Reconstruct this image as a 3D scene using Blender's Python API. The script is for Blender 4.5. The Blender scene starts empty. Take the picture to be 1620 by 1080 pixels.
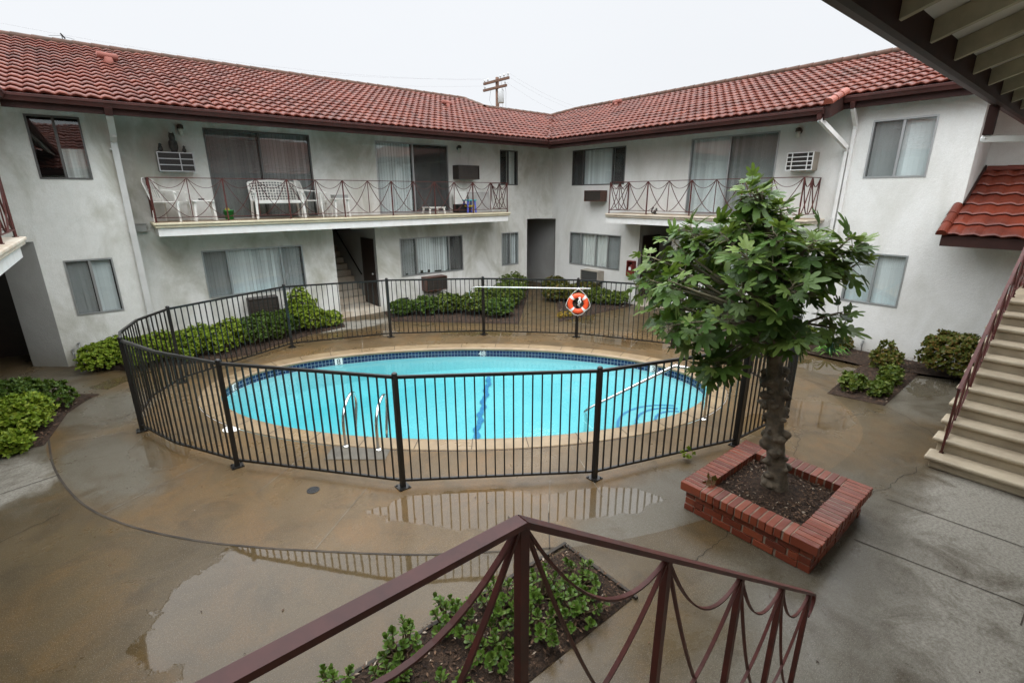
import bpy, bmesh, math, random
from mathutils import Vector, Matrix, noise
random.seed(7)
SC = bpy.context.scene
COL = SC.collection
PI = math.pi
def R(d): return math.radians(d)

# ------------------------------------------------------------------ helpers
class MB:
    """collects shapes in world coordinates and links them as ONE mesh object"""
    def __init__(s): s.v = []; s.f = []; s.uv = {}; s.mi = []
    def quad(s, a, b, c, d):
        n = len(s.v); s.v += [tuple(a), tuple(b), tuple(c), tuple(d)]; s.f.append((n, n+1, n+2, n+3)); return s
    def poly(s, pts):
        n = len(s.v); s.v += [tuple(p) for p in pts]; s.f.append(tuple(range(n, n+len(pts)))); return s
    def box(s, x0, y0, z0, x1, y1, z1):
        return s.obox((0, 0, 0), (1, 0, 0), (0, 1, 0), (0, 0, 1), x0, x1, y0, y1, z0, z1)
    def obox(s, o, X, Y, Z, x0, x1, y0, y1, z0, z1):
        o, X, Y, Z = Vector(o), Vector(X), Vector(Y), Vector(Z)
        n = len(s.v)
        for z in (z0, z1):
            for x, y in ((x0, y0), (x1, y0), (x1, y1), (x0, y1)):
                s.v.append(tuple(o + X*x + Y*y + Z*z))
        for q in ((0, 3, 2, 1), (4, 5, 6, 7), (0, 1, 5, 4), (1, 2, 6, 5), (2, 3, 7, 6), (3, 0, 4, 7)):
            s.f.append(tuple(n+i for i in q))
        return s
    def bar(s, a, b, w, h, up=(0, 0, 1)):
        a, b = Vector(a), Vector(b); Z = (b-a); L = Z.length; Z.normalize()
        u = Vector(up)
        if abs(Z.dot(u)) > .98: u = Vector((1, 0, 0))
        X = Z.cross(u).normalized(); Y = X.cross(Z).normalized()
        return s.obox(a, X, Y, Z, -w/2, w/2, -h/2, h/2, 0, L)
    def tube(s, pts, r, n=8, cap=True):
        pts = [Vector(p) for p in pts]; rr = r if isinstance(r, (list, tuple)) else [r]*len(pts)
        base = len(s.v); ref = None
        for i, p in enumerate(pts):
            t = (pts[min(i+1, len(pts)-1)] - pts[max(i-1, 0)]).normalized()
            if ref is None:
                ref = Vector((0, 0, 1)) if abs(t.z) < .9 else Vector((1, 0, 0))
            x = (ref - t*ref.dot(t)).normalized(); y = t.cross(x); ref = x
            for k in range(n):
                a = 2*PI*k/n; s.v.append(tuple(p + (x*math.cos(a)+y*math.sin(a))*rr[i]))
        for i in range(len(pts)-1):
            for k in range(n):
                k2 = (k+1) % n
                s.f.append((base+i*n+k, base+i*n+k2, base+(i+1)*n+k2, base+(i+1)*n+k))
        if cap:
            s.f.append(tuple(base+k for k in reversed(range(n))))
            s.f.append(tuple(base+(len(pts)-1)*n+k for k in range(n)))
        return s
    def strap(s, pts, w, t, side):
        """flat bar swept along pts; side = width direction"""
        side = Vector(side).normalized(); pts = [Vector(p) for p in pts]; b = len(s.v)
        for i, p in enumerate(pts):
            d = (pts[min(i+1, len(pts)-1)] - pts[max(i-1, 0)]).normalized(); nn = d.cross(side).normalized()
            for a, c in ((-1, -1), (1, -1), (1, 1), (-1, 1)):
                s.v.append(tuple(p + side*(a*w/2) + nn*(c*t/2)))
        for i in range(len(pts)-1):
            for k in range(4):
                k2 = (k+1) % 4
                s.f.append((b+i*4+k, b+i*4+k2, b+i*4+4+k2, b+i*4+4+k))
        s.f.append((b+3, b+2, b+1, b)); e = b+(len(pts)-1)*4; s.f.append((e, e+1, e+2, e+3))
        return s
    def prism(s, poly, z0, z1):
        n = len(s.v); m = len(poly)
        for z in (z0, z1): s.v += [(p[0], p[1], z) for p in poly]
        s.f.append(tuple(n+i for i in reversed(range(m)))); s.f.append(tuple(n+m+i for i in range(m)))
        for i in range(m):
            j = (i+1) % m; s.f.append((n+i, n+j, n+m+j, n+m+i))
        return s
    def lathe(s, o, prof, n=24, axis=(0, 0, 1)):
        o = Vector(o); Z = Vector(axis).normalized(); X = Z.orthogonal().normalized(); Y = Z.cross(X); b = len(s.v)
        for r, z in prof:
            for k in range(n):
                a = 2*PI*k/n; s.v.append(tuple(o + X*(r*math.cos(a)) + Y*(r*math.sin(a)) + Z*z))
        for i in range(len(prof)-1):
            for k in range(n):
                k2 = (k+1) % n; s.f.append((b+i*n+k, b+i*n+k2, b+(i+1)*n+k2, b+(i+1)*n+k))
        s.f.append(tuple(b+k for k in reversed(range(n)))); e = b+(len(prof)-1)*n; s.f.append(tuple(e+k for k in range(n)))
        return s
    def ball(s, c, r, sc=(1, 1, 1), n=12, m=8):
        c = Vector(c); b = len(s.v)
        for i in range(m+1):
            t = PI*i/m
            for k in range(n):
                a = 2*PI*k/n
                s.v.append((c.x+r*sc[0]*math.sin(t)*math.cos(a), c.y+r*sc[1]*math.sin(t)*math.sin(a), c.z+r*sc[2]*math.cos(t)))
        for i in range(m):
            for k in range(n):
                k2 = (k+1) % n; s.f.append((b+i*n+k, b+(i+1)*n+k, b+(i+1)*n+k2, b+i*n+k2))
        return s
    def add(s, o):
        n = len(s.v); s.v += o.v; s.f += [tuple(i+n for i in f) for f in o.f]; return s
    def build(s, name, mat, parent=None, smooth=False, bevel=0, bsegs=2):
        me = bpy.data.meshes.new(name)
        org = world_loc(parent) if parent else Vector((0, 0, 0))
        me.from_pydata([(x-org.x, y-org.y, z-org.z) for x, y, z in s.v], [], s.f)
        if smooth:
            for p in me.polygons: p.use_smooth = True
        me.materials.append(mat); me.update()
        o = bpy.data.objects.new(name, me); COL.objects.link(o)
        if parent: o.parent = parent
        if bevel:
            m = o.modifiers.new('bevel', 'BEVEL'); m.width = bevel; m.segments = bsegs; m.limit_method = 'ANGLE'; m.angle_limit = R(40)
        return o

def world_loc(o):
    p = Vector((0, 0, 0))
    while o: p = p + o.location; o = o.parent
    return p
def tag(o, label=None, cat=None, group=None, kind=None):
    if label: o['label'] = label
    if cat: o['category'] = cat
    if group: o['group'] = group
    if kind: o['kind'] = kind
    return o
def empty(name, loc, label, cat, group=None):
    o = bpy.data.objects.new(name, None); COL.objects.link(o); o.location = loc; o.empty_display_size = .2
    return tag(o, label, cat, group)
def copy_tree(o, parent=None):
    c = o.copy(); COL.objects.link(c); c.parent = parent
    for ch in [x for x in bpy.data.objects if x.parent == o]: copy_tree(ch, c)
    return c
def lerp(a, b, t): return a+(b-a)*t
def V3(a): return Vector(a)

# ------------------------------------------------------------------ materials
def new_mat(name):
    m = bpy.data.materials.new(name); m.use_nodes = True; nt = m.node_tree; nt.nodes.clear()
    out = nt.nodes.new('ShaderNodeOutputMaterial'); return m, nt, out
class NT:
    def __init__(s, nt): s.nt = nt
    def n(s, t, **kw):
        x = s.nt.nodes.new('ShaderNode'+t)
        for k, v in kw.items(): setattr(x, k, v)
        return x
    def l(s, a, b): s.nt.links.new(a, b)
    def pos(s): return s.n('NewGeometry').outputs['Position']
    def mapping(s, src, scale=(1, 1, 1), loc=(0, 0, 0), rot=(0, 0, 0), kind='POINT'):
        m = s.n('Mapping', vector_type=kind); m.inputs['Scale'].default_value = scale; m.inputs['Location'].default_value = loc
        m.inputs['Rotation'].default_value = rot; s.l(src, m.inputs['Vector']); return m.outputs[0]
    def noise(s, src, scale, detail=4, rough=.55, dist=0):
        x = s.n('TexNoise'); x.inputs['Scale'].default_value = scale; x.inputs['Detail'].default_value = detail
        x.inputs['Roughness'].default_value = rough; x.inputs['Distortion'].default_value = dist
        s.l(src, x.inputs['Vector']); return x.outputs['Fac']
    def ramp(s, src, stops, interp='LINEAR'):
        r = s.n('ValToRGB'); cr = r.color_ramp; cr.interpolation = interp
        while len(cr.elements) < len(stops): cr.elements.new(.5)
        for e, (p, c) in zip(cr.elements, stops):
            e.position = p; e.color = (c, c, c, 1) if isinstance(c, (int, float)) else (*c, 1)
        s.l(src, r.inputs[0]); return r.outputs[0]
    def math(s, op, a, b=None, clamp=False):
        m = s.n('Math', operation=op, use_clamp=clamp)
        for i, x in enumerate((a, b)):
            if x is None: continue
            if isinstance(x, (int, float)): m.inputs[i].default_value = x
            else: s.l(x, m.inputs[i])
        return m.outputs[0]
    def mix(s, fac, a, b, blend='MIX'):
        m = s.n('MixRGB', blend_type=blend)
        for i, x in enumerate((fac, a, b)):
            if isinstance(x, (int, float)): m.inputs[i].default_value = x if i == 0 else (x, x, x, 1)
            elif isinstance(x, tuple): m.inputs[i].default_value = (*x, 1)
            else: s.l(x, m.inputs[i])
        return m.outputs[0]
    def bump(s, h, strength=.3, dist=.01):
        b = s.n('Bump'); b.inputs['Strength'].default_value = strength; b.inputs['Distance'].default_value = dist
        s.l(h, b.inputs['Height']); return b.outputs[0]
    def schlick(s, f0, normal=None):
        g = s.n('NewGeometry'); d = s.n('VectorMath', operation='DOT_PRODUCT'); s.l(g.outputs['Incoming'], d.inputs[0]); s.l(normal or g.outputs['Normal'], d.inputs[1])
        k = s.math('POWER', s.math('SUBTRACT', 1.0, s.math('ABSOLUTE', d.outputs['Value']), True), 5.0)
        return s.math('ADD', s.math('MULTIPLY', k, 1-f0), f0, True)
    def blob(s, pos, c, r, rot=0):
        """1 at the centre of an ellipse on the ground, 0 at its rim, negative outside"""
        d = s.mapping(pos, scale=(r[0], r[1], 1e6), loc=(c[0], c[1], 0), rot=(0, 0, rot), kind='TEXTURE')
        l = s.n('VectorMath', operation='LENGTH'); s.l(d, l.inputs[0]); return s.math('SUBTRACT', 1.0, l.outputs['Value'])
def setp(nt, b, key, val):
    if isinstance(val, (int, float)): b.inputs[key].default_value = val
    elif isinstance(val, tuple): b.inputs[key].default_value = (*val, 1)
    else: nt.links.new(val, b.inputs[key])
def principled(name, color, rough=.6, metal=0, spec=.5, build=None):
    m, nt, out = new_mat(name); b = nt.nodes.new('ShaderNodeBsdfPrincipled'); nt.links.new(b.outputs[0], out.inputs[0])
    N = NT(nt); d = dict(color=color, rough=rough)
    if build: d.update(build(N) or {})
    setp(nt, b, 'Base Color', d['color']); setp(nt, b, 'Roughness', d['rough'])
    b.inputs['Metallic'].default_value = metal; b.inputs['Specular IOR Level'].default_value = spec
    if 'normal' in d: nt.links.new(d['normal'], b.inputs['Normal'])
    return m

def stucco(name, base, stain=.5):
    def f(N):
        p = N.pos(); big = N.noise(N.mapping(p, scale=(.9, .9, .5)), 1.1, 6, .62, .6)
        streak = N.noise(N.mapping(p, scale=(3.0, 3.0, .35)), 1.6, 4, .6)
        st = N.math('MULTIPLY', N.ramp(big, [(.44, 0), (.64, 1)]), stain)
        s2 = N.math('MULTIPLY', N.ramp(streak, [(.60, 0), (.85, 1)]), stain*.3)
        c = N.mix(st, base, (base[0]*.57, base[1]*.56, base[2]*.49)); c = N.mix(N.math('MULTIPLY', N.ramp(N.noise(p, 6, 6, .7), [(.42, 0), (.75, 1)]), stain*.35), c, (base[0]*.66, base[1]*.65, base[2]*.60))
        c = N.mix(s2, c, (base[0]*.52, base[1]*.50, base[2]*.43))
        # splash dirt low on the wall
        z = N.n('SeparateXYZ'); N.l(p, z.inputs[0])
        low = N.math('MULTIPLY', N.ramp(z.outputs[2], [(0.0, 1), (.45, 0)]), N.noise(p, 2.5, 5))
        c = N.mix(N.math('MULTIPLY', low, .8), c, (base[0]*.55, base[1]*.50, base[2]*.38))
        c = N.mix(N.math('MULTIPLY', N.ramp(N.noise(p, 48, 4, .7), [(.40, 1), (.62, 0)]), .20), c, (base[0]*.62, base[1]*.61, base[2]*.57))
        fine = N.noise(p, 70, 3, .6); mid = N.noise(p, 16, 3, .6)
        return dict(color=c, normal=N.bump(N.math('ADD', fine, N.math('MULTIPLY', mid, .9)), .65, .008))
    return principled(name, base, .9, 0, .2, f)
def mottled(name, a, b, scale=3, rough=.6, metal=0, spec=.5, bump=0, bscale=30, lo=.35, hi=.65):
    def f(N):
        p = N.pos(); c = N.mix(N.ramp(N.noise(p, scale, 6, .6), [(lo, 0), (hi, 1)]), a, b); d = dict(color=c)
        if bump: d['normal'] = N.bump(N.noise(p, bscale, 4), bump, .01)
        return d
    return principled(name, a, rough, metal, spec, f)
def leafmat(name, a, b, c, rough=.4, trans=.18):
    m, nt, out = new_mat(name); N = NT(nt)
    g = N.n('NewGeometry'); col = N.ramp(g.outputs['Random Per Island'], [(0, a), (.55, b), (1, c)])
    col = N.mix(N.math('MULTIPLY', N.noise(N.pos(), 3.0, 3), .45), col, (a[0]*.6, a[1]*.6, a[2]*.6))
    bs = N.n('BsdfPrincipled'); N.l(col, bs.inputs['Base Color']); bs.inputs['Roughness'].default_value = rough; bs.inputs['Specular IOR Level'].default_value = .28
    tr = N.n('BsdfTranslucent'); N.l(N.mix(.4, col, (.25, .35, .03)), tr.inputs['Color'])
    mx = N.n('MixShader'); mx.inputs[0].default_value = trans; N.l(bs.outputs[0], mx.inputs[1]); N.l(tr.outputs[0], mx.inputs[2])
    N.l(mx.outputs[0], out.inputs[0]); return m

M = {}
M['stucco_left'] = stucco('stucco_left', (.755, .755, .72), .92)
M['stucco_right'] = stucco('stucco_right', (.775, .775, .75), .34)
M['stucco_shaded'] = stucco('stucco_shaded', (.42, .42, .41), .3)  # darker copy of the wall stucco, recess shade put into its colour
M['brown_trim'] = mottled('brown_trim', (.048, .022, .018), (.032, .016, .014), 4, .6, spec=.15)
M['gutter'] = mottled('gutter', (.080, .030, .026), (.055, .024, .021), 3, .5, spec=.25)
M['soffit'] = mottled('soffit', (.34, .31, .27), (.26, .23, .20), 3, .8)
M['dark_room'] = principled('dark_room', (.035, .035, .035), .9)  # near-black colour stands in for the darkness inside unlit rooms
M['alu'] = principled('alu', (.42, .43, .43), .42, .75)
M['alu_dark'] = principled('alu_dark', (.13, .13, .125), .45, .5)
M['white_paint'] = mottled('white_paint', (.78, .78, .76), (.70, .69, .66), 5, .5)
M['cream'] = mottled('cream', (.60, .55, .40), (.50, .44, .30), 3, .55)
M['beige_edge'] = mottled('beige_edge', (.62, .57, .48), (.46, .37, .27), 2.2, .6)
M['balcony_floor'] = mottled('balcony_floor', (.34, .24, .15), (.26, .19, .12), 2, .5)
M['rust_iron'] = mottled('rust_iron', (.105, .028, .023), (.065, .024, .020), 9, .5, spec=.25)
M['handrail'] = mottled('handrail', (.120, .038, .033), (.080, .028, .025), 14, .45, spec=.28)
M['fence_black'] = principled('fence_black', (.013, .012, .011), .33)
M['steel'] = principled('steel', (.72, .72, .71), .16, 1)
M['chrome_wet'] = principled('chrome_wet', (.55, .60, .60), .2, 1)
M['plastic_white'] = mottled('plastic_white', (.76, .75, .71), (.66, .65, .60), 4, .38)
M['black'] = principled('black', (.015, .015, .015), .5)
M['dark_slot'] = principled('dark_slot', (.03, .03, .03), .6)
M['tan_metal'] = mottled('tan_metal', (.36, .32, .26), (.30, .26, .21), 5, .5)
M['grey_metal'] = mottled('grey_metal', (.40, .40, .38), (.30, .30, .28), 5, .5)
M['wood_veneer'] = mottled('wood_veneer', (.11, .040, .022), (.055, .022, .014), 9, .45)
M['dark_brown'] = mottled('dark_brown', (.045, .033, .024), (.028, .021, .016), 6, .5)
M['door_brown'] = mottled('door_brown', (.030, .018, .014), (.020, .012, .010), 5, .4)
M['orange'] = principled('orange', (.80, .085, .020), .45)
M['rope'] = principled('rope', (.72, .70, .66), .8)
M['red_enamel'] = principled('red_enamel', (.17, .028, .022), .35)
M['green_toy'] = principled('green_toy', (.03, .33, .07), .4)
M['yellow_toy'] = principled('yellow_toy', (.42, .33, .04), .5)
M['teal_toy'] = principled('teal_toy', (.015, .36, .42), .4)
M['blue_toy'] = principled('blue_toy', (.10, .13, .55), .4)
M['owl'] = mottled('owl', (.085, .075, .065), (.03, .028, .026), 14, .7)
M['wood_pole'] = mottled('wood_pole', (.16, .085, .055), (.10, .055, .038), 6, .85)
M['grey_xf'] = principled('grey_xf', (.50, .52, .53), .5)
M['wire'] = principled('wire', (.30, .30, .32), .6)
M['rafter'] = mottled('rafter', (.50, .46, .34), (.37, .34, .25), 6, .7, bump=.15, bscale=25)
M['sheathing'] = mottled('sheathing', (.78, .77, .72), (.68, .67, .61), 3, .8)
M['bark'] = mottled('bark', (.150, .118, .080), (.050, .040, .029), 11, .85, bump=.7, bscale=26)
M['twig'] = mottled('twig', (.17, .15, .09), (.09, .08, .05), 9, .8)
M['stem'] = mottled('stem', (.19, .14, .07), (.10, .07, .04), 9, .8)
M['white_blind'] = principled('white_blind', (.70, .72, .72), .8)
M['depth_white'] = principled('depth_white', (.78, .78, .75), .4)
M['lens'] = principled('lens', (.55, .53, .46), .3)

def roof_tile(N):
    p = N.pos(); g = N.n('NewGeometry')
    c = N.mix(N.ramp(N.noise(p, .8, 6, .65), [(.3, 0), (.7, 1)]), (.140, .032, .018), (.078, .020, .0125))
    c = N.mix(N.math('MULTIPLY', N.ramp(N.noise(p, 7, 4, .7), [(.45, 0), (.75, 1)]), .5), c, (.165, .052, .034))
    v = N.n('TexVoronoi'); v.inputs['Scale'].default_value = 1; v.inputs['Randomness'].default_value = .25; N.l(N.mapping(p, scale=(4.65, 2.86, .01)), v.inputs['Vector'])
    tint = N.n('SeparateXYZ'); N.l(v.outputs['Color'], tint.inputs[0])
    c = N.mix(N.math('MULTIPLY', N.ramp(tint.outputs[0], [(.45, 0), (1, 1)]), .45), c, (.21, .066, .040)); c = N.mix(N.math('MULTIPLY', N.ramp(tint.outputs[1], [(.6, 0), (1, 1)]), .5), c, (.055, .022, .016))
    c = N.mix(N.math('MULTIPLY', N.ramp(N.noise(p, 1.3, 7, .7, .5), [(.55, 0), (.72, 1)]), .5), c, (.052, .034, .022))
    r = N.ramp(N.noise(p, 5, 3), [(.3, .40), (.7, .55)])
    return dict(color=c, rough=r, normal=N.bump(N.noise(p, 160, 2), .2, .003))
M['roof_tile'] = principled('roof_tile', (.2, .04, .03), .3, 0, .12, roof_tile)
def canopy_tile(N):
    p = N.pos()
    c = N.mix(N.ramp(N.noise(p, 1.7, 6, .65), [(.35, 0), (.7, 1)]), (.17, .030, .013), (.085, .017, .010))
    return dict(color=c, rough=N.ramp(N.noise(p, 5, 3), [(.3, .34), (.7, .5)]), normal=N.bump(N.noise(p, 160, 2), .25, .003))
M['canopy_tile'] = principled('canopy_tile', (.3, .05, .02), .4, 0, .4, canopy_tile)
M['rake_tile'] = mottled('rake_tile', (.27, .075, .045), (.17, .045, .03), 5, .5, spec=.2)
M['ridge_tile'] = mottled('ridge_tile', (.105, .048, .030), (.060, .036, .024), 5, .6, spec=.2)
M['vent_pink'] = principled('vent_pink', (.24, .088, .068), .7, 0, .2)

def brick(N):
    p = N.pos(); g = N.n('NewGeometry')
    c = N.ramp(g.outputs['Random Per Island'], [(0, (.120, .024, .011)), (.5, (.190, .039, .017)), (1, (.250, .060, .027))])
    c = N.mix(N.math('MULTIPLY', N.ramp(N.noise(p, 9, 5, .7), [(.5, 0), (.72, 1)]), .55), c, (.14, .035, .025))
    return dict(color=c, rough=N.ramp(N.noise(p, 4, 3), [(.35, .28), (.65, .6)]), normal=N.bump(N.noise(p, 60, 4), .3, .006))
M['brick'] = principled('brick', (.3, .06, .03), .5, 0, .5, brick)
M['mortar'] = mottled('mortar', (.30, .23, .17), (.17, .12, .09), 8, .9)

def soil(N):
    p = N.pos()
    c = N.mix(N.ramp(N.noise(p, 22, 6, .7), [(.4, 0), (.68, 1)]), (.020, .013, .009), (.085, .050, .030))
    return dict(color=c, rough=.9, normal=N.bump(N.noise(p, 45, 5, .7), 1, .03))
M['soil'] = principled('soil', (.04, .03, .02), .9, 0, .3, soil)
def chips(N):
    g = N.n('NewGeometry')
    return dict(color=N.ramp(g.outputs['Random Per Island'], [(0, (.022, .013, .009)), (.6, (.085, .047, .027)), (.93, (.17, .10, .06)), (1, (.42, .36, .28))]))
M['chips'] = principled('chips', (.1, .06, .04), .8, 0, .3, chips)

# wet concrete -------------------------------------------------------------
def concrete(name, tan, grey, pud, greys, drys, wet0=.5):
    """tan/grey: colours; pud: standing water blobs; greys: grey-stained areas; drys: dry pale areas"""
    def f(N):
        p = N.pos()
        n1 = N.noise(p, .55, 7, .62, .4); n2 = N.noise(p, 2.3, 6, .65, .3); n3 = N.noise(p, 38, 3, .6); n4 = N.noise(p, 140, 2, .5)
        def field(bl):
            acc = None
            for c, r, rot in bl:
                b = N.blob(p, c, r, rot); acc = b if acc is None else N.math('MAXIMUM', acc, b)
            return acc
        jit = N.math('MULTIPLY', N.math('SUBTRACT', n2, .5), 1.5)
        c = N.mix(N.ramp(n1, [(.36, 0), (.64, 1)]), tan, (tan[0]*.58, tan[1]*.57, tan[2]*.52)); c = N.mix(N.math('MULTIPLY', N.ramp(N.noise(p, 1.1, 8, .68, 1.2), [(.47, 0), (.62, 1)]), .55), c, (tan[0]*1.20, tan[1]*.98, tan[2]*.72))
        if greys:
            gm = N.ramp(N.math('ADD', N.math('ADD', field(greys), .35), N.math('MULTIPLY', jit, .5)), [(.15, 0), (.6, 1)])
            c = N.mix(gm, c, grey)
        dm = 0.0
        if drys:
            dm = N.ramp(N.math('ADD', N.math('ADD', field(drys), .3), N.math('MULTIPLY', jit, .55)), [(.2, 0), (.55, 1)])
            c = N.mix(dm, c, (.275, .258, .220))
        # stains, fine aggregate
        c = N.mix(N.math('MULTIPLY', N.ramp(N.noise(p, 1.4, 7, .7, .8), [(.50, 0), (.66, 1)]), .75), c, (tan[0]*.42, tan[1]*.42, tan[2]*.42))
        c = N.mix(N.math('MULTIPLY', N.ramp(n3, [(.35, 1), (.62, 0)]), .42), c, (tan[0]*.5, tan[1]*.5, tan[2]*.5))
        c = N.mix(N.math('MULTIPLY', N.ramp(n4, [(.58, 0), (.70, 1)]), .55), c, (.30, .27, .22))
        c = N.mix(N.math('MULTIPLY', N.ramp(n4, [(.30, 1), (.42, 0)]), .65), c, (.04, .035, .03))
        pm = N.ramp(N.math('ADD', N.math('ADD', field(pud), .5), N.math('MULTIPLY', jit, .75)), [(.49, 0), (.53, 1)])
        c = N.mix(N.math('MULTIPLY', pm, .22), c, (tan[0]*.5, tan[1]*.5, tan[2]*.5))
        wet = N.ramp(N.math('ADD', n1, N.math('MULTIPLY', N.math('SUBTRACT', n2, .5), .6)), [(.30, .20), (.52, .36), (.74, .58)])
        if drys: wet = N.math('ADD', wet, N.math('MULTIPLY', dm, .3))
        rough = N.mix(pm, wet, .035)
        h = N.mix(pm, N.math('ADD', N.math('MULTIPLY', n3, .6), N.math('MULTIPLY', n4, .35)), N.math('MULTIPLY', N.noise(p, 7, 3, .5), 3.0))
        b = N.n('Bump'); b.inputs['Distance'].default_value = .004
        N.l(h, b.inputs['Height']); N.l(N.math('SUBTRACT', .40, N.math('MULTIPLY', pm, .37)), b.inputs['Strength'])
        return dict(color=c, rough=rough, normal=b.outputs[0])
    return principled(name, tan, .4, 0, .30, f)

# ------------------------------------------------------------------ camera, light, sky
cam = bpy.data.cameras.new('camera'); co = bpy.data.objects.new('camera', cam); COL.objects.link(co); SC.camera = co
cam.sensor_width = 36; cam.lens = 769.15/1620*36; cam.clip_start = .05; cam.clip_end = 1500
def cam_matrix(pitch, roll, yaw):
    cr, sr, cp, sp, cy, sy = math.cos(roll), math.sin(roll), math.cos(pitch), math.sin(pitch), math.cos(yaw), math.sin(yaw)
    Rr = Matrix(((cr, -sr, 0), (sr, cr, 0), (0, 0, 1))); Rp = Matrix(((1, 0, 0), (0, cp, sp), (0, -sp, cp)))
    T = Matrix(((sy, 0, cy), (-cy, 0, sy), (0, 1, 0)))
    m = T @ Rp @ Rr
    right, down, fwd = (Vector((m[0][i], m[1][i], -m[2][i])) for i in range(3))
    return Matrix((right, -down, -fwd)).transposed()
co.matrix_world = Matrix.Translation((0, 0, 3.45)) @ cam_matrix(R(16.769), R(.184), R(50.804)).to_4x4()

w = bpy.data.worlds.new('World'); SC.world = w; w.use_nodes = True; nt = w.node_tree; nt.nodes.clear(); N = NT(nt)
out = nt.nodes.new('ShaderNodeOutputWorld'); bg = N.n('Background'); N.l(bg.outputs[0], out.inputs[0])
sky = N.n('TexSky'); sky.sky_type = 'NISHITA'; sky.sun_disc = False; sky.sun_elevation = R(58); sky.sun_rotation = R(200); sky.dust_density = 4
tc = N.n('TexCoord'); sx = N.n('SeparateXYZ'); N.l(tc.outputs['Generated'], sx.inputs[0])
cl = N.noise(N.mapping(tc.outputs['Generated'], scale=(1, 1, 2.5)), 1.6, 4, .5)
grad = N.ramp(sx.outputs[2], [(0.0, .180), (.32, .188), (.50, .64), (1.0, 1.0)])     # overcast: brighter overhead
k = N.math('MULTIPLY', N.math('MULTIPLY', grad, 54), N.math('ADD', .97, N.math('MULTIPLY', cl, .06)))
ov = N.mix(1.0, k, (.945, .968, 1.0), 'MULTIPLY')
N.l(N.mix(.93, sky.outputs[0], ov), bg.inputs['Color']); bg.inputs['Strength'].default_value = .1
sun = bpy.data.lights.new('sun', 'SUN'); sun.energy = .6; sun.angle = R(25); sun.color = (1, .97, .93)
so = bpy.data.objects.new('sun', sun); COL.objects.link(so)
_a, _e = R(235), R(58)
so.rotation_euler = Vector((-math.cos(_e)*math.cos(_a), -math.cos(_e)*math.sin(_a), -math.sin(_e))).to_track_quat('-Z', 'Y').to_euler()
sky.sun_rotation = R(90)-_a
SC.view_settings.view_transform = 'Standard'; SC.view_settings.look = 'None'; SC.view_settings.exposure = 0; SC.view_settings.gamma = 1
try: SC.cycles.max_bounces = 8; SC.cycles.transparent_max_bounces = 24; SC.cycles.use_denoising = True; SC.cycles.caustics_reflective = False; SC.cycles.caustics_refractive = False
except Exception: pass

# ------------------------------------------------------------------ ground, pool
PC = (4.79, 7.28); PA, PB, PANG = 4.53, 2.22, R(140.5)
PE = (math.cos(PANG), math.sin(PANG)); PF = (-PE[1], PE[0])
def ell(t, off=0):
    # point on the pool outline pushed out along its normal
    x, y = PA*math.cos(t), PB*math.sin(t); nx, ny = math.cos(t)/PA, math.sin(t)/PB; l = math.hypot(nx, ny)
    x += off*nx/l; y += off*ny/l
    return (PC[0]+x*PE[0]+y*PF[0], PC[1]+x*PE[1]+y*PF[1])
ARC = [(-1.23, 9.4), (-1.10, 8.2), (-.81, 7.02), (-.42, 6.19), (.08, 5.47), (.57, 4.92), (1.05, 4.45), (1.53, 4.0), (2.02, 3.59), (3.05, 2.87), (4.3, 2.3),
       (6.4, 1.75), (8.6, 1.9), (10.2, 3.6), (10.6, 6.0), (9.6, 8.5), (7.5, 10.6), (5.0, 12.1), (2.6, 12.6), (.4, 12.0), (-.8, 10.9)]
def catmull(P, m, closed=True):
    o = []; n = len(P)
    for i in range(n if closed else n-1):
        if closed: a, b, c, d = (Vector(P[(i+k) % n]) for k in (-1, 0, 1, 2))
        else: a, b, c, d = (Vector(P[min(max(i+k, 0), n-1)]) for k in (-1, 0, 1, 2))
        for j in range(m):
            t = j/m
            o.append(tuple(.5*((2*b)+(c-a)*t+(2*a-5*b+4*c-d)*t*t+(3*b-a-3*c+d)*t**3)))
    if not closed: o.append(tuple(P[-1]))
    return o
deck_edge = catmull(ARC, 6)
NR = 180
def star(poly):
    """resample a closed outline at NR equal angles about the pool centre"""
    o = []; n = len(poly)
    for k in range(NR):
        a = 2*PI*k/NR; d = Vector((math.cos(a), math.sin(a))); best = None
        for i in range(n):
            p = Vector(poly[i])-Vector(PC); q = Vector(poly[(i+1) % n])-Vector(PC)
            c1 = d.x*p.y-d.y*p.x; c2 = d.x*q.y-d.y*q.x
            if c1 <= 0 < c2 or c2 <= 0 < c1:
                t = c1/(c1-c2); h = p+(q-p)*t
                if h.dot(d) > 0: best = h.dot(d) if best is None else max(best, h.dot(d))
        o.append((PC[0]+d.x*best, PC[1]+d.y*best))
    return o
cop_out = star([ell(2*PI*i/400, .34) for i in range(400)]); cop_in = star([ell(2*PI*i/400) for i in range(400)])
deck_out = star(deck_edge)
def ring(mb, a, b, za, zb):
    n = len(a)
    for i in range(n):
        j = (i+1) % n; mb.quad((*a[i], za), (*b[i], zb), (*b[j], zb), (*a[j], za))
    return mb
TAN = (.145, .096, .045); GREY = (.118, .106, .080)
pud_yard = [((1.15, 3.75), (1.45, .85), R(-38)), ((.35, 4.2), (.75, .75), 0), ((.35, 3.3), (.75, 1.0), 0), ((10.6, 5.2), (1.3, .7), R(60)), ((11.2, 3.3), (.6, .5), 0), ((11.6, 1.7), (1.0, .4), 0), ((10.6, 9.8), (1.2, .5), R(45)), ((.0, 11.6), (.7, .4), 0)]
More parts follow.
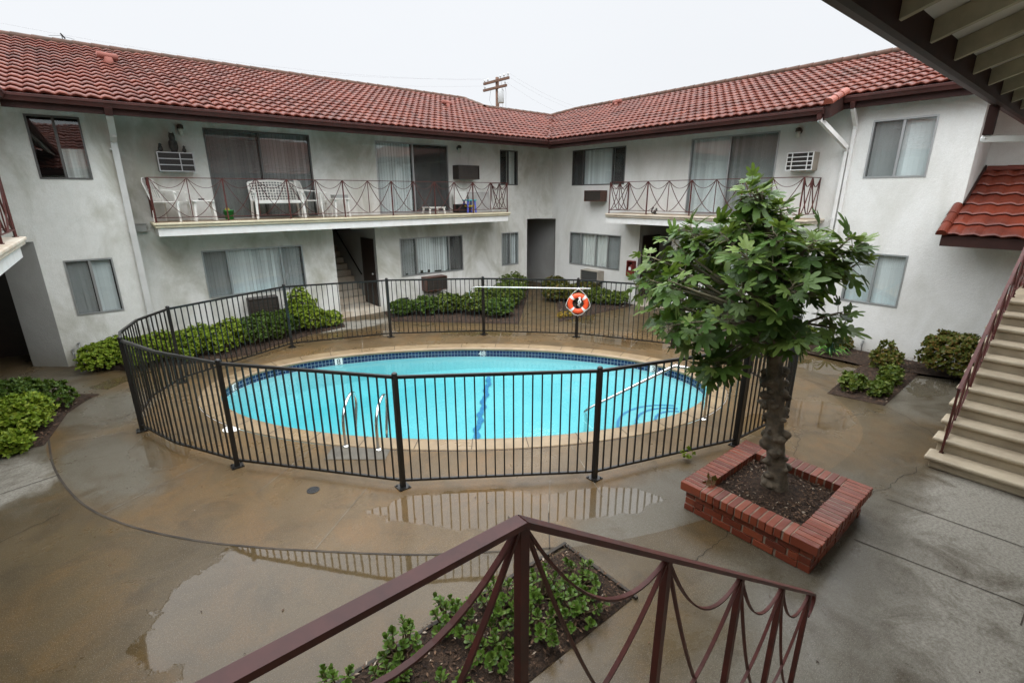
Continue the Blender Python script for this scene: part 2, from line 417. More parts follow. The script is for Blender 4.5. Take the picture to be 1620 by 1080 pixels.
pud_deck = [((2.75, 3.95), (1.15, .36), R(-38)), ((3.9, 3.15), (.7, .3), R(-30)), ((.05, 8.0), (.35, .7), R(10)), ((4.3, 12.0), (1.5, .35), R(-25)), ((9.3, 7.2), (.5, 1.3), R(25)), ((7.2, 9.9), (1.3, .3), R(-43)), ((8.4, 2.5), (.7, .5), 0), ((7.4, 2.9), (.5, .3), 0)]
m_yard = concrete('wet_courtyard_concrete', (.105, .073, .034), GREY, pud_yard,
                  [((5.0, .6), (2.6, 1.2), 0), ((-1.8, 10.5), (1.2, 3.0), 0), ((11.0, 1.5), (1.6, .8), 0)], [((4.9, -.4), (1.5, .95), R(10)), ((-1.7, 8.2), (.7, .75), 0), ((7.0, .2), (1.6, .7), 0), ((4.6, 13.0), (1.4, .5), R(-10))])
m_deck = concrete('wet_pool_deck_concrete', TAN, GREY, pud_deck, [((-.55, 7.9), (.55, 1.3), R(12)), ((4.3, 2.6), (1.3, .6), 0), ((-.6, 10.2), (.6, 1.0), 0)], [])
tag(ring(MB(), cop_out, deck_out, 0, 0).build('pool_deck', m_deck), kind='structure')
far = [(PC[0]+400*math.cos(2*PI*k/NR), PC[1]+400*math.sin(2*PI*k/NR)) for k in range(NR)]
mid = [(PC[0]+26*math.cos(2*PI*k/NR), PC[1]+26*math.sin(2*PI*k/NR)) for k in range(NR)]
gb = ring(MB(), deck_out, mid, 0, 0); ring(gb, mid, far, 0, -.3)
tag(gb.build('courtyard_paving', m_yard), kind='structure')

# joints, cracks: thin strips laid on the slab
def strip(mb, pts, w, z=.004):
    pts = [Vector((p[0], p[1])) for p in pts]; L = []; Rr = []
    for i, p in enumerate(pts):
        d = (pts[min(i+1, len(pts)-1)]-pts[max(i-1, 0)]).normalized(); nn = Vector((-d.y, d.x))*w/2
        L.append(p+nn); Rr.append(p-nn)
    for i in range(len(pts)-1): mb.quad((*Rr[i], z), (*Rr[i+1], z), (*L[i+1], z), (*L[i], z))
m_joint = mottled('joint_dirt', (.022, .016, .011), (.060, .045, .03), 3, .8)
m_pale = mottled('joint_pale', (.235, .205, .160), (.085, .068, .048), 5, .8)
jb = MB(); strip(jb, catmull(ARC[:10], 8, False), .024)
for a, b in (((2.89, 2.95), (3.3, 3.4)), ((5.45, 1.05), (5.75, -1.2)), ((5.3, -.2), (7.8, -.25)), ((6.56, 1.05), (6.75, -1.5)), ((8.47, 10.0), (11.9, 13.2)), ((9.45, 9.45), (12.6, 12.7)), ((.6, 11.75), (.2, 13.0)), ((9.7, 2.0), (10.1, 3.6)), ((-3, 7.55), (-1.05, 8.0))):
    strip(jb, [lerp(Vector(a), Vector(b), i/6) for i in range(7)], .012)
tag(jb.build('pavement_joints', m_joint), kind='structure')
pb_ = MB()
for t in (.35, 1.15, 1.95, 2.5, 3.1, 3.9, 4.6, 5.3, 5.9):
    p = Vector(ell(t, .345)); q = Vector(ell(t, 1.6)); strip(pb_, [lerp(p, q, i/5) for i in range(6)], .010, .0045)
for a, b in (((1.06, 4.48), (1.9, 5.17)), ((3.3, 3.4), (3.76, 3.86)), ((-1.19, 9.15), (-.2, 8.87)), ((-.61, 6.6), (.5, 7.15))):
    strip(pb_, [lerp(Vector(a), Vector(b), i/5) for i in range(6)], .010, .0045)
tag(pb_.build('pavement_score_lines', m_pale), kind='structure')
cb = MB()
def crack(a, b, n, amp, w):
    a, b = Vector(a), Vector(b); d = (b-a).normalized(); nn = Vector((-d.y, d.x)); off = 0; pts = []
    for i in range(n+1):
        off = off*.7+random.uniform(-amp, amp); pts.append(lerp(a, b, i/n)+nn*off*(1 if 0 < i < n else 0))
    strip(cb, pts, w, .005)
crack((3.86, 1.95), (4.62, 1.98), 14, .03, .005); crack((6.1, 1.25), (7.7, 1.02), 22, .035, .005); crack((6.9, 2.75), (9.3, 1.9), 30, .05, .005)
crack((7.6, 2.5), (6.5, 1.95), 18, .04, .005); crack((9.7, 1.85), (8.9, .95), 14, .03, .005); crack((-1.9, 6.4), (-1.0, 6.9), 14, .03, .006)
tag(cb.build('pavement_cracks', principled('crack', (.018, .014, .011), .9)), kind='structure')
# scattered wet leaf litter and specks on the slab
lb = MB()
for i in range(160):
    x, y = random.uniform(-1.5, 9.5), random.uniform(-.3, 8.5)
    if (x-PC[0])**2+(y-PC[1])**2 < 12: continue
    s = random.uniform(.006, .018); a = random.uniform(0, 6.3)
    c, sn = math.cos(a)*s, math.sin(a)*s
    lb.quad((x-c, y-sn, .007), (x+sn*.5, y-c*.5, .009), (x+c, y+sn, .007), (x-sn*.5, y+c*.5, .010))
tag(lb.build('leaf_litter', M['chips']), 'tiny bits of leaf and bark scattered over the wet concrete', 'leaf litter', kind='stuff')

# pool ---------------------------------------------------------------------
pool = empty('swimming_pool', (PC[0], PC[1], 0), 'oval swimming pool with turquoise water, tan coping and navy tile band', 'pool')
def coping(N):
    p = N.pos(); c = N.mix(N.ramp(N.noise(p, 3, 6, .65), [(.35, 0), (.68, 1)]), (.275, .200, .112), (.185, .130, .072))
    c = N.mix(N.math('MULTIPLY', N.ramp(N.noise(p, 60, 3), [(.35, 1), (.6, 0)]), .3), c, (.2, .14, .09))
    return dict(color=c, rough=N.ramp(N.noise(p, 2, 4), [(.35, .25), (.65, .55)]), normal=N.bump(N.noise(p, 50, 3), .25, .005))
m_cop = principled('coping', (.4, .3, .18), .4, 0, .5, coping)
cm = MB(); nseg = 200
prof = [(.335, .004), (.325, .018), (.05, .022), (.012, .012), (-.012, -.006), (-.012, -.040), (.0, -.050)]
rows = [[(*ell(2*PI*i/nseg, o), z) for i in range(nseg)] for o, z in prof]
for r0, r1 in zip(rows, rows[1:]):
    for i in range(nseg):
        j = (i+1) % nseg; cm.quad(r0[i], r0[j], r1[j], r1[i])
cm.build('coping', m_cop, pool, True)
for i in range(36):
    cj = MB()
    t = 2*PI*(i+.4)/36
    a, b = Vector(ell(t, .325)), Vector(ell(t, .02)); d = (b-a).normalized(); nn = Vector((-d.y, d.x))*.005
    cj.quad((*(a-nn), .0235), (*(b-nn), .0255), (*(b+nn), .0255), (*(a+nn), .0235)); cj.build('coping_joint', m_joint, pool)
# tile band with UVs in metres
def uvwall(name, mat, z0, z1, off, parent, nn=240):
    me = bpy.data.meshes.new(name); vs = []; fs = []; us = []; s = 0; prev = None
    ss = []
    for i in range(nn+1):
        p = Vector(ell(2*PI*i/nn, off))
        if prev is not None: s += (p-prev).length
        prev = p; ss.append(s); vs += [(p.x-PC[0], p.y-PC[1], z0), (p.x-PC[0], p.y-PC[1], z1)]
    for i in range(nn): fs.append((2*i, 2*i+1, 2*i+3, 2*i+2)); us += [(ss[i], z0), (ss[i], z1), (ss[i+1], z1), (ss[i+1], z0)]
    me.from_pydata(vs, [], fs); uv = me.uv_layers.new(name='UVMap')
    for l, c in zip(uv.data, us): l.uv = c
    me.materials.append(mat); o = bpy.data.objects.new(name, me); COL.objects.link(o); o.parent = parent; return o
def tiles(N):
    uv = N.n('UVMap').outputs[0]
    b = N.n('TexBrick'); b.offset = 0; b.inputs['Scale'].default_value = 1; b.inputs['Brick Width'].default_value = .076; b.inputs['Row Height'].default_value = .076
    b.inputs['Mortar Size'].default_value = .0045; b.inputs['Color1'].default_value = (.006, .010, .050, 1); b.inputs['Color2'].default_value = (.012, .020, .085, 1)
    b.inputs['Mortar'].default_value = (.24, .27, .32, 1); N.l(N.mapping(uv, loc=(0, .050, 0)), b.inputs['Vector'])
    return dict(color=b.outputs['Color'], rough=.15)
uvwall('tile_band', principled('pool_tile', (.02, .03, .15), .15, 0, .5, tiles), -.205, -.045, .004, pool)
# shell
m_plaster = mottled('pool_plaster', (.128, .380, .402), (.100, .345, .375), .9, .6)
sh = MB(); wl = -.155
def depth_at(x):   # x along the long axis; +x is the deep end
    return -lerp(.44, .58, min(1, max(0, (x+4.5)/4.3))) if x < -.2 else -lerp(.58, .86, min(1, (x+.2)/3.0))
NT_, NS_ = 96, 14
grid = []
for k in range(NS_+1):
    s = 1-k/NS_; row = []
    for i in range(NT_):
        t = 2*PI*i/NT_; x, y = PA*math.cos(t)*s, PB*math.sin(t)*s
        z = depth_at(x); edge = min(1, (1-s)*PB/.45); z = lerp(-.205, z, edge**.5 if k else 0)
        row.append((PC[0]+x*PE[0]+y*PF[0], PC[1]+x*PE[1]+y*PF[1], z))
    grid.append(row)
for r0, r1 in zip(grid, grid[1:]):
    for i in range(NT_):
        j = (i+1) % NT_; sh.quad(r0[i], r0[j], r1[j], r1[i])
sh.build('shell', m_plaster, pool, True)
m_blue = mottled('blue_line_tile', (.014, .105, .24), (.030, .17, .32), 30, .4)
st = MB(); NL = 90
a, b = (6.26, 8.50), (3.55, 5.42)
for i in range(NL):
    def sp(t, sg):
        x, y = lerp(a[0], b[0], t), lerp(a[1], b[1], t)
        lx = (x-PC[0])*PE[0]+(y-PC[1])*PE[1]; ly = (x-PC[0])*PF[0]+(y-PC[1])*PF[1]
        s = math.hypot(lx/PA, ly/PB); e = min(1, (1-s)*PB/.45) if s < 1 else 0
        z = lerp(-.205, depth_at(lx), max(e, 0)**.5)+.02
        wb = .022*math.sin(t*41)+.014*math.sin(t*87+1+sg); return (x+PE[0]*(.050*sg+wb), y+PE[1]*(.050*sg+wb), z)
    st.quad(sp(i/NL, -1), sp((i+1)/NL, -1), sp((i+1)/NL, 1), sp(i/NL, 1))
st.build('floor_line', m_blue, pool)
# entry steps at the shallow end, near side
SCN = Vector((6.95, 4.02))
for r, z in ((1.05, -.40), (.74, -.32), (.42, -.235)):
    stp = MB(); stl = MB()
    arc = [SCN+Vector((math.cos(R(t)), math.sin(R(t))))*r for t in range(35, 236, 8)]
    arc = [p for p in arc if math.hypot(((p-Vector(PC)).dot(Vector(PE)))/PA, ((p-Vector(PC)).dot(Vector(PF)))/PB) < 1.25]
    stp.prism([tuple(p) for p in arc], z-.3, z)
    for p, q in zip(arc, arc[1:]):
        i0, i1 = SCN+(p-SCN)*(1-.05/r), SCN+(q-SCN)*(1-.05/r)
        stl.quad((*p, z+.004), (*q, z+.004), (*i1, z+.004), (*i0, z+.004))
    so_ = stp.build('entry_step', m_plaster, pool); stl.build('step_edge', m_blue, so_)
# water: a closed body of clear, tinting water
m, nt, out = new_mat('pool_water'); N = NT(nt)
wv = N.bump(N.noise(N.mapping(N.pos(), scale=(1, 1, 1)), 3.2, 4, .55), .16, .06)
gl = N.n('BsdfGlossy'); gl.inputs['Roughness'].default_value = .03; N.l(wv, gl.inputs['Normal'])
tr = N.n('BsdfTransparent'); mx = N.n('MixShader')
N.l(N.schlick(.02, wv), mx.inputs[0]); N.l(tr.outputs[0], mx.inputs[1]); N.l(gl.outputs[0], mx.inputs[2]); N.l(mx.outputs[0], out.inputs['Surface'])
va = N.n('VolumeAbsorption'); va.inputs['Color'].default_value = (.28, .93, .97, 1); va.inputs['Density'].default_value = .42
N.l(va.outputs[0], out.inputs['Volume'])
wb = MB(); top = [(*ell(2*PI*i/160, -.001), wl) for i in range(160)]
wb.poly(top); wb.poly([(x, y, -2.2) for x, y, z in reversed(top)])
for i in range(160):
    j = (i+1) % 160; wb.quad((top[i][0], top[i][1], -2.2), (top[j][0], top[j][1], -2.2), top[j], top[i])
tag(wb.build('pool_water', m), kind='structure')
# depth figures on the tile band
def figure(txt, t, size, mat, plate=True, name='depth_marker'):
    p = Vector(ell(t, -.002)); q = Vector(ell(t+.001, -.002)); al = (q-p).normalized()   # ccw along the wall, seen from inside
    inn = (Vector(PC)-p); inn = Vector((-al.y, al.x))
    X = Vector((-al.x, -al.y, 0)); Z = Vector((0, 0, 1)); nrm = Vector((inn.x, inn.y, 0))
    if plate:
        mb = MB(); mb.obox((p.x, p.y, -.045), X, nrm, Z, -size*.55, size*.55, .001, .008, -size, 0)
        pl = mb.build(name, M['depth_white'], pool)
    cu = bpy.data.curves.new('figure', 'FONT'); cu.body = txt; cu.size = size*1.15; cu.align_x = 'CENTER'; cu.extrude = .001
    tmp = bpy.data.objects.new('figure', cu); COL.objects.link(tmp)
    bpy.context.view_layer.update()
    me = bpy.data.meshes.new_from_object(tmp.evaluated_get(bpy.context.evaluated_depsgraph_get()))
    bpy.data.objects.remove(tmp); mat4 = Matrix((X, Z, nrm)).transposed().to_4x4()
    base = Vector((p.x, p.y, -.045-size*.90))+nrm*.011
    par = pl if plate else pool
    me.transform(Matrix.Translation(base-world_loc(par)) @ mat4)
    me.materials.clear(); me.materials.append(mat)
    o = bpy.data.objects.new('depth_figure', me); COL.objects.link(o); o.parent = par
def tparam(x, y):
    dx, dy = x-PC[0], y-PC[1]; return math.atan2((dx*PF[0]+dy*PF[1])/PB, (dx*PE[0]+dy*PE[1])/PA)
figure('8', tparam(3.44, 10.66), .15, M['black']); figure('3', tparam(8.66, 5.6), .15, M['black'])
figure('48', tparam(6.35, 8.9), .15, M['depth_white'], False)
figure('8', tparam(1.45, 10.2), .13, M['black'])
# underwater lamp ring at the deep end
lm = MB(); p = ell(tparam(1.37, 9.98), -.08); lm.lathe((*p, -.42), [(.09, 0), (.11, .01), (.11, .03), (.085, .035)], 20, (PC[0]-p[0], PC[1]-p[1], .9))
lm.build('underwater_lamp', principled('lampring', (.05, .30, .30), .4), pool)
# skimmer lid
sk = MB(); sk.lathe((.95, 8.02, 0), [(.135, .003), (.135, .010), (.125, .014), (.03, .015), (.028, .008)], 28)
tag(sk.build('skimmer_lid', M['plastic_white']), 'round white skimmer lid set in the deck near the deep end', 'pool lid')
dr = MB(); dr.lathe((1.38, 5.55, 0), [(.075, .003), (.075, .008), (.06, .010), (.055, .006)], 20)
for i in range(4): dr.box(1.335+i*.026, 5.50, .006, 1.345+i*.026, 5.60, .0115)
tag(dr.build('floor_drain', M['black']), 'small black drain grate in the concrete left of the front fence', 'drain')

# stainless ladder and handrail
lad = empty('pool_ladder', (2.25, 6.17, 0), 'pair of looped stainless grab rails of the pool ladder', 'pool ladder')
dirw = Vector((PC[0]-2.25, PC[1]-6.17)); dirw = Vector((.77, .64))   # towards the water
dirw = Vector((-PF[0], -PF[1])) if Vector((-PF[0], -PF[1])).dot(Vector((PC[0]-2.2, PC[1]-6.1))) > 0 else Vector(PF)
for bx, by in ((2.10, 6.36), (2.42, 5.97)):
    P = Vector((bx, by)); pts = []
    for s, z in ((0, 0), (0, .30), (.03, .45), (.12, .56), (.26, .62), (.42, .64), (.54, .60), (.60, .50), (.60, .38), (.54, .22), (.48, .02), (.46, -.4), (.46, -.6)):
        q = P+dirw*s; pts.append((q.x, q.y, z))
    MB().tube([tuple(v) for v in catmull(pts, 4, False)], .023, 10).build('grab_rail', M['steel'], lad, True)
    MB().lathe((bx, by, .003), [(.05, 0), (.05, .008), (.028, .02)], 16).build('escutcheon', M['steel'], lad, True)
for z in (-.25, -.5):
    tr_ = MB()
    a_, b_ = Vector((2.10, 6.36))+dirw*.46, Vector((2.42, 5.97))+dirw*.46
    tr_.bar((a_.x, a_.y, z), (b_.x, b_.y, z), .07, .03); tr_.build('rung', M['plastic_white'], lad)
mb = MB(); c0 = Vector((2.16, 6.05)); X = Vector((PE[0], PE[1], 0)); Y = Vector((PF[0], PF[1], 0))
mb.obox((c0.x, c0.y, 0), X, Y, (0, 0, 1), -.42, .42, -.17, .17, .003, .008)
tag(mb.build('ladder_pad', mottled('pad', (.105, .092, .070), (.070, .062, .048), 8, .6)), 'dull grey patch under the ladder rails', 'pad')
hr = empty('pool_handrail', (6.86, 3.56, 0), 'single bent stainless handrail leading down the pool steps', 'handrail')
pts = [(6.86, 3.56, 0), (6.87, 3.57, .55), (6.86, 3.60, .70), (6.78, 3.72, .80), (6.62, 3.95, .84), (6.55, 4.06, .80), (6.05, 4.68, .28), (5.76, 5.05, -.04), (5.75, 5.07, -.2), (5.75, 5.07, -.72)]
hp = catmull(pts, 5, False)
MB().tube(hp, .025, 10).build('rail', M['steel'], hr, True)
MB().lathe((6.86, 3.56, .003), [(.055, 0), (.055, .008), (.03, .02)], 16).build('escutcheon', M['steel'], hr, True)

# ------------------------------------------------------------------ pool fence
FENCE = [((2.26, 4.91), 'p'), ((.78, 6.76), 'p'), ((.21, 7.84), 'b'), ((-.13, 8.84), 'p'), ((-.12, 9.35), 'b'), ((.12, 10.15), 'b'), ((.62, 10.83), 'p'), ((2.92, 11.85), 'p'), ((5.12, 11.15), 'p'), ((7.07, 9.82), 'p'),
         ((8.73, 8.13), 'p'), ((9.80, 6.07), 'p'), ((9.88, 4.85), 'b'), ((8.75, 3.10), 'p'), ((7.9, 2.72), 'b'), ((6.43, 2.82), 'p'), ((4.23, 3.54), 'p')]
fence = empty('pool_fence', (PC[0], PC[1], 0), 'black steel picket fence ringing the oval swimming pool', 'fence')
FT = 1.45
n = len(FENCE)
for i, (p, k) in enumerate(FENCE):
    q, k2 = FENCE[(i+1) % n]
    if k == 'p':
        mb = MB(); w_ = .028 if i not in (13, 15) else .036
        mb.box(p[0]-w_, p[1]-w_, .012, p[0]+w_, p[1]+w_, FT+.02)
        mb.ball((p[0], p[1], FT+.035), .036, (1, 1, .75), 10, 6)
        mb.box(p[0]-.075, p[1]-.075, .003, p[0]+.075, p[1]+.075, .014)
        for sx_ in (-1, 1):
            for sy_ in (-1, 1): mb.lathe((p[0]+sx_*.055, p[1]+sy_*.055, .014), [(.011, 0), (.011, .012)], 6)
        mb.build('fence_post', M['fence_black'], fence)
    a, b = Vector(p), Vector(q); L = (b-a).length; d = (b-a)/L; mb = MB()
    s0 = .03 if k == 'p' else 0; s1 = .03 if k2 == 'p' else 0
    A0, B0 = a+d*s0, b-d*s1
    mb.bar((*A0, FT), (*B0, FT), .036, .036); mb.bar((*A0, .10), (*B0, .10), .028, .028)
    nb = max(2, round(L/.115))
    for j in range(1, nb):
        c = a+d*(L*j/nb); mb.obox((*c, 0), (d.x, d.y, 0), (-d.y, d.x, 0), (0, 0, 1), -.0085, .0085, -.0085, .0085, .114, FT-.018)
    if k == 'b': mb.obox((*a, 0), (d.x, d.y, 0), (-d.y, d.x, 0), (0, 0, 1), -.01, .01, -.01, .01, .114, FT-.018)
    mb.build('fence_panel', M['fence_black'], fence)
mb = MB(); mb.box(8.30, 2.82, 1.02, 8.42, 2.90, 1.14); mb.tube([(8.36, 2.86, 1.12), (8.36, 2.80, 1.2)], .012, 8)
mb.build('gate_latch', M['steel'], fence)

# life ring and rescue pole on the far fence
lr = empty('life_ring', (8.68, 8.06, .90), 'orange life ring with four white bands hung on the far fence', 'life ring')
fn = Vector((-.70, -.715, 0)).normalized(); fx = Vector((-fn.y, fn.x, 0)); cz = Vector((8.66, 8.05, .90)) + fn*.05
def torus(mb, c, X, Y, Rr, r, a0=0, a1=2*PI, n=48, m=12):
    Nn = X.cross(Y); closed = abs(a1-a0-2*PI) < 1e-6; cnt = n if closed else n+1; b = len(mb.v)
    for i in range(cnt):
        a = a0+(a1-a0)*i/n; dr_ = X*math.cos(a)+Y*math.sin(a)
        for k in range(m):
            t = 2*PI*k/m; mb.v.append(tuple(c+dr_*(Rr+r*math.cos(t))+Nn*(r*math.sin(t)*.8)))
    for i in range(n):
        i2 = (i+1) % cnt
        for k in range(m):
            k2 = (k+1) % m; mb.f.append((b+i*m+k, b+i2*m+k, b+i2*m+k2, b+i*m+k2))
    return mb
UZ = Vector((0, 0, 1))
torus(MB(), cz, fx, UZ, .195, .062).build('ring', M['orange'], lr, True)
for q in range(4):
    a = PI/4+q*PI/2; torus(MB(), cz, fx, UZ, .195, .066, a-.14, a+.14, 6).build('band', M['white_paint'], lr, True)
half = [(0, .37), (.10, .29), (.185, .20), (.25, .10), (.292, -.03), (.275, -.09), (.185, -.175), (.09, -.265), (0, -.295)]
rp = [tuple(cz+fx*x+UZ*z+fn*.03) for x, z in catmull(half, 4, False)]+[tuple(cz-fx*x+UZ*z+fn*.03) for x, z in reversed(catmull(half, 4, False)[:-1])]
rmb = MB().tube(rp, .0055, 6); rmb.tube([tuple(cz+UZ*.36+fn*.03), tuple(cz+UZ*.40+fn*.0)], .0055, 6)
rmb.build('rope', M['rope'], lr, True)
kn = MB()
for q in range(3): kn.tube([tuple(cz+fx*(.01+.02*q)+UZ*(.17-.0*q)+fn*.07), tuple(cz+fx*(.05*math.cos(q)+.02)+UZ*(.06)+fn*.085), tuple(cz+fx*(-.02+.03*q)+UZ*(-.03-.02*q)+fn*.07)], .013, 8)
kn.build('rope_coil', M['rope'], lr, True)
rpo = empty('rescue_pole', (7.9, 8.9, 1.25), 'long white rescue pole with a hook hung along the far fence', 'pole')
pa, pb2 = Vector((6.99, 9.72, 1.262)), Vector((8.86, 7.84, 1.265))
MB().tube([pa, pb2], .016, 10).build('shaft', M['white_paint'], rpo, True)
dp = (pa-pb2).normalized()
MB().tube(catmull([pa, pa+dp*.14, pa+dp*.26+UZ*-.03, pa+dp*.33+UZ*-.13, pa+dp*.33+UZ*-.24, pa+dp*.28+UZ*-.30], 4, False), .010, 8).build('hook', M['steel'], rpo, True)
for t in (.06, .93):
    c = lerp(pa, pb2, t); MB().bar(c+UZ*.04, c-UZ*.05-fn*.02, .03, .02).build('hanger', M['alu'], rpo)

# ------------------------------------------------------------------ buildings
VA, UB, VL = 13.9, 12.95, 13.45
def face_left(v): return lambda a, z, d=0: (a, v+d, z)
def face_right(u): return lambda a, z, d=0: (u+d, a, z)
FA, FL, FB = face_left(VA), face_left(VL), face_right(UB)
def wall(mb, F, a0, a1, z0, z1, holes=(), jamb=.11):
    A = sorted({a0, a1, *[min(max(h[i], a0), a1) for h in holes for i in (0, 1)]}); Z = sorted({z0, z1, *[min(max(h[i], z0), z1) for h in holes for i in (2, 3)]})
    for x0, x1 in zip(A, A[1:]):
        for y0, y1 in zip(Z, Z[1:]):
            cx, cy = (x0+x1)/2, (y0+y1)/2
            if any(h[0] < cx < h[1] and h[2] < cy < h[3] for h in holes): continue
            mb.quad(F(x0, y0), F(x1, y0), F(x1, y1), F(x0, y1))
    for h in holes:
        b0, b1, c0, c1 = h[:4]; j = h[4] if len(h) > 4 else jamb
        mb.quad(F(b0, c0), F(b0, c0, j), F(b0, c1, j), F(b0, c1)); mb.quad(F(b1, c0), F(b1, c1), F(b1, c1, j), F(b1, c0, j))
        mb.quad(F(b0, c1), F(b0, c1, j), F(b1, c1, j), F(b1, c1)); mb.quad(F(b0, c0), F(b1, c0), F(b1, c0, j), F(b0, c0, j))
    return mb
def fbox(mb, F, a0, a1, z0, z1, d0, d1):
    P = [F(a0, z0, d0), F(a1, z0, d0), F(a1, z1, d0), F(a0, z1, d0), F(a0, z0, d1), F(a1, z0, d1), F(a1, z1, d1), F(a0, z1, d1)]
    n = len(mb.v); mb.v += P
    for q in ((0, 1, 2, 3), (5, 4, 7, 6), (4, 0, 3, 7), (1, 5, 6, 2), (3, 2, 6, 7), (4, 5, 1, 0)): mb.f.append(tuple(n+i for i in q))
    return mb
# glass: mostly clear with a mirror sheen
m, nt, out = new_mat('window_glass'); N = NT(nt)
wv = N.bump(N.noise(N.pos(), 1.4, 2), .035, .05)
gl = N.n('BsdfGlossy'); gl.inputs['Roughness'].default_value = .01; gl.inputs['Color'].default_value = (.9, .95, .95, 1); N.l(wv, gl.inputs['Normal'])
tr = N.n('BsdfTransparent'); tr.inputs['Color'].default_value = (.90, .94, .93, 1); mx = N.n('MixShader')
N.l(N.schlick(.13), mx.inputs[0]); N.l(tr.outputs[0], mx.inputs[1]); N.l(gl.outputs[0], mx.inputs[2]); N.l(mx.outputs[0], out.inputs[0])
M['glass'] = m
m, nt, out = new_mat('insect_screen'); N = NT(nt)
df = N.n('BsdfDiffuse'); df.inputs['Color'].default_value = (.17, .175, .17, 1); tr = N.n('BsdfTransparent'); mx = N.n('MixShader'); mx.inputs[0].default_value = .36
N.l(tr.outputs[0], mx.inputs[1]); N.l(df.outputs[0], mx.inputs[2]); N.l(mx.outputs[0], out.inputs[0]); M['screen'] = m
def blindm(name, a):
    def f(N):
        g = N.n('NewGeometry'); return dict(color=N.ramp(g.outputs['Random Per Island'], [(0, tuple(x*.70 for x in a)), (1, a)]))
    return principled(name, a, .7, 0, .2, f)
M['blind'] = blindm('blind_slats', (.88, .92, .93)); M['blind_grey'] = blindm('blind_grey', (.72, .74, .74)); M['blind_dark'] = blindm('blind_dark', (.36, .36, .355)); M['curtain'] = blindm('curtain', (.88, .88, .85))

def window(parent, F, a0, a1, z0, z1, splits, kinds, rooms, dark=False, name='window', bottom_rag=None, depth=1.0):
    """aluminium slider: frame with mullions > pane, insect screens, vertical blinds"""
    fw = .032; mb = MB(); fm = M['alu_dark'] if dark else M['alu']
    for x0, x1, y0, y1 in ((a0, a0+fw, z0, z1), (a1-fw, a1, z0, z1), (a0+fw, a1-fw, z0, z0+fw), (a0+fw, a1-fw, z1-fw, z1)): fbox(mb, F, x0, x1, y0, y1, -.012, .075)
    for s in splits: fbox(mb, F, s-.022, s+.022, z0+fw, z1-fw, .008, .07)
    fr_ = mb.build(name, fm, parent)
    mb = MB(); pq = [Vector(F(a0+fw, z0+fw, .055)), Vector(F(a1-fw, z0+fw, .055)), Vector(F(a1-fw, z1-fw, .055)), Vector(F(a0+fw, z1-fw, .055))]
    if (pq[1]-pq[0]).cross(pq[2]-pq[0]).dot(Vector(F(0, 0, -1))-Vector(F(0, 0, 0))) < 0: pq.reverse()
    mb.poly(pq); mb.build('pane', M['glass'], fr_)
    ed = [a0+fw]+list(splits)+[a1-fw]
    for x0, x1, k in zip(ed, ed[1:], kinds):
        if 's' in k:
            mb = MB(); mb.quad(F(x0, z0+fw, .03), F(x1, z0+fw, .03), F(x1, z1-fw, .03), F(x0, z1-fw, .03)); mb.build('insect_screen', M['screen'], fr_)
        top = z1-.03; bot = z0+.03; mb = MB(); mat = None
        if 'b' in k or 'g' in k or 'd' in k:
            mat = M['blind'] if 'b' in k else M['blind_grey'] if 'g' in k else M['blind_dark']; wv_ = .088; c = x0+.03; tilt = .13 if F is not FB else -.16
            while c < x1-.02:
                b_ = bot+(random.choice((0, 0, .02, .05, .10)) if bottom_rag else 0); jt = tilt+random.uniform(-.10, .10); hw = wv_*.485
                mb.quad(F(c-hw*math.cos(jt), b_, .105-hw*math.sin(jt)), F(c+hw*math.cos(jt), b_, .105+hw*math.sin(jt)), F(c+hw*math.cos(jt), top, .105+hw*math.sin(jt)), F(c-hw*math.cos(jt), top, .105-hw*math.sin(jt)))
                c += wv_*.97
        elif 'c' in k or 'h' in k:
            mat = M['curtain']; nn = max(6, int((x1-x0)/.03)); tp = top if 'c' in k else lerp(bot, top, .5)
            for i in range(nn):
                u0, u1 = lerp(x0, x1, i/nn), lerp(x0, x1, (i+1)/nn)
                d0, d1 = .13+.025*math.sin(i*1.1), .13+.025*math.sin((i+1)*1.1); sh = 0
                mb.quad(F(u0, bot, d0), F(u1, bot, d1), F(u1, tp, d1), F(u0, tp, d0))
        if mat: mb.build('blind' if mat != M['curtain'] else 'curtain', mat, fr_)
    # the room behind
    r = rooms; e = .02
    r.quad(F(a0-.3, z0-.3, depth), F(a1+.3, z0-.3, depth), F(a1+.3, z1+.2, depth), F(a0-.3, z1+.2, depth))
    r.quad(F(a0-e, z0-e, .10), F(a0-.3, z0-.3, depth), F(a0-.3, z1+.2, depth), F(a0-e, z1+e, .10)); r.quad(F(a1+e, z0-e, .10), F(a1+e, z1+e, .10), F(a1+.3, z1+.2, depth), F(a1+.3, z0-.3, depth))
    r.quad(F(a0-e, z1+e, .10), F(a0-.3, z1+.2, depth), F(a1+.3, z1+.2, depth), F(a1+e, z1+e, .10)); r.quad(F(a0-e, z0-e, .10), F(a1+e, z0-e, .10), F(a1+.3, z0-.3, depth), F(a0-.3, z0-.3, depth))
    return fr_

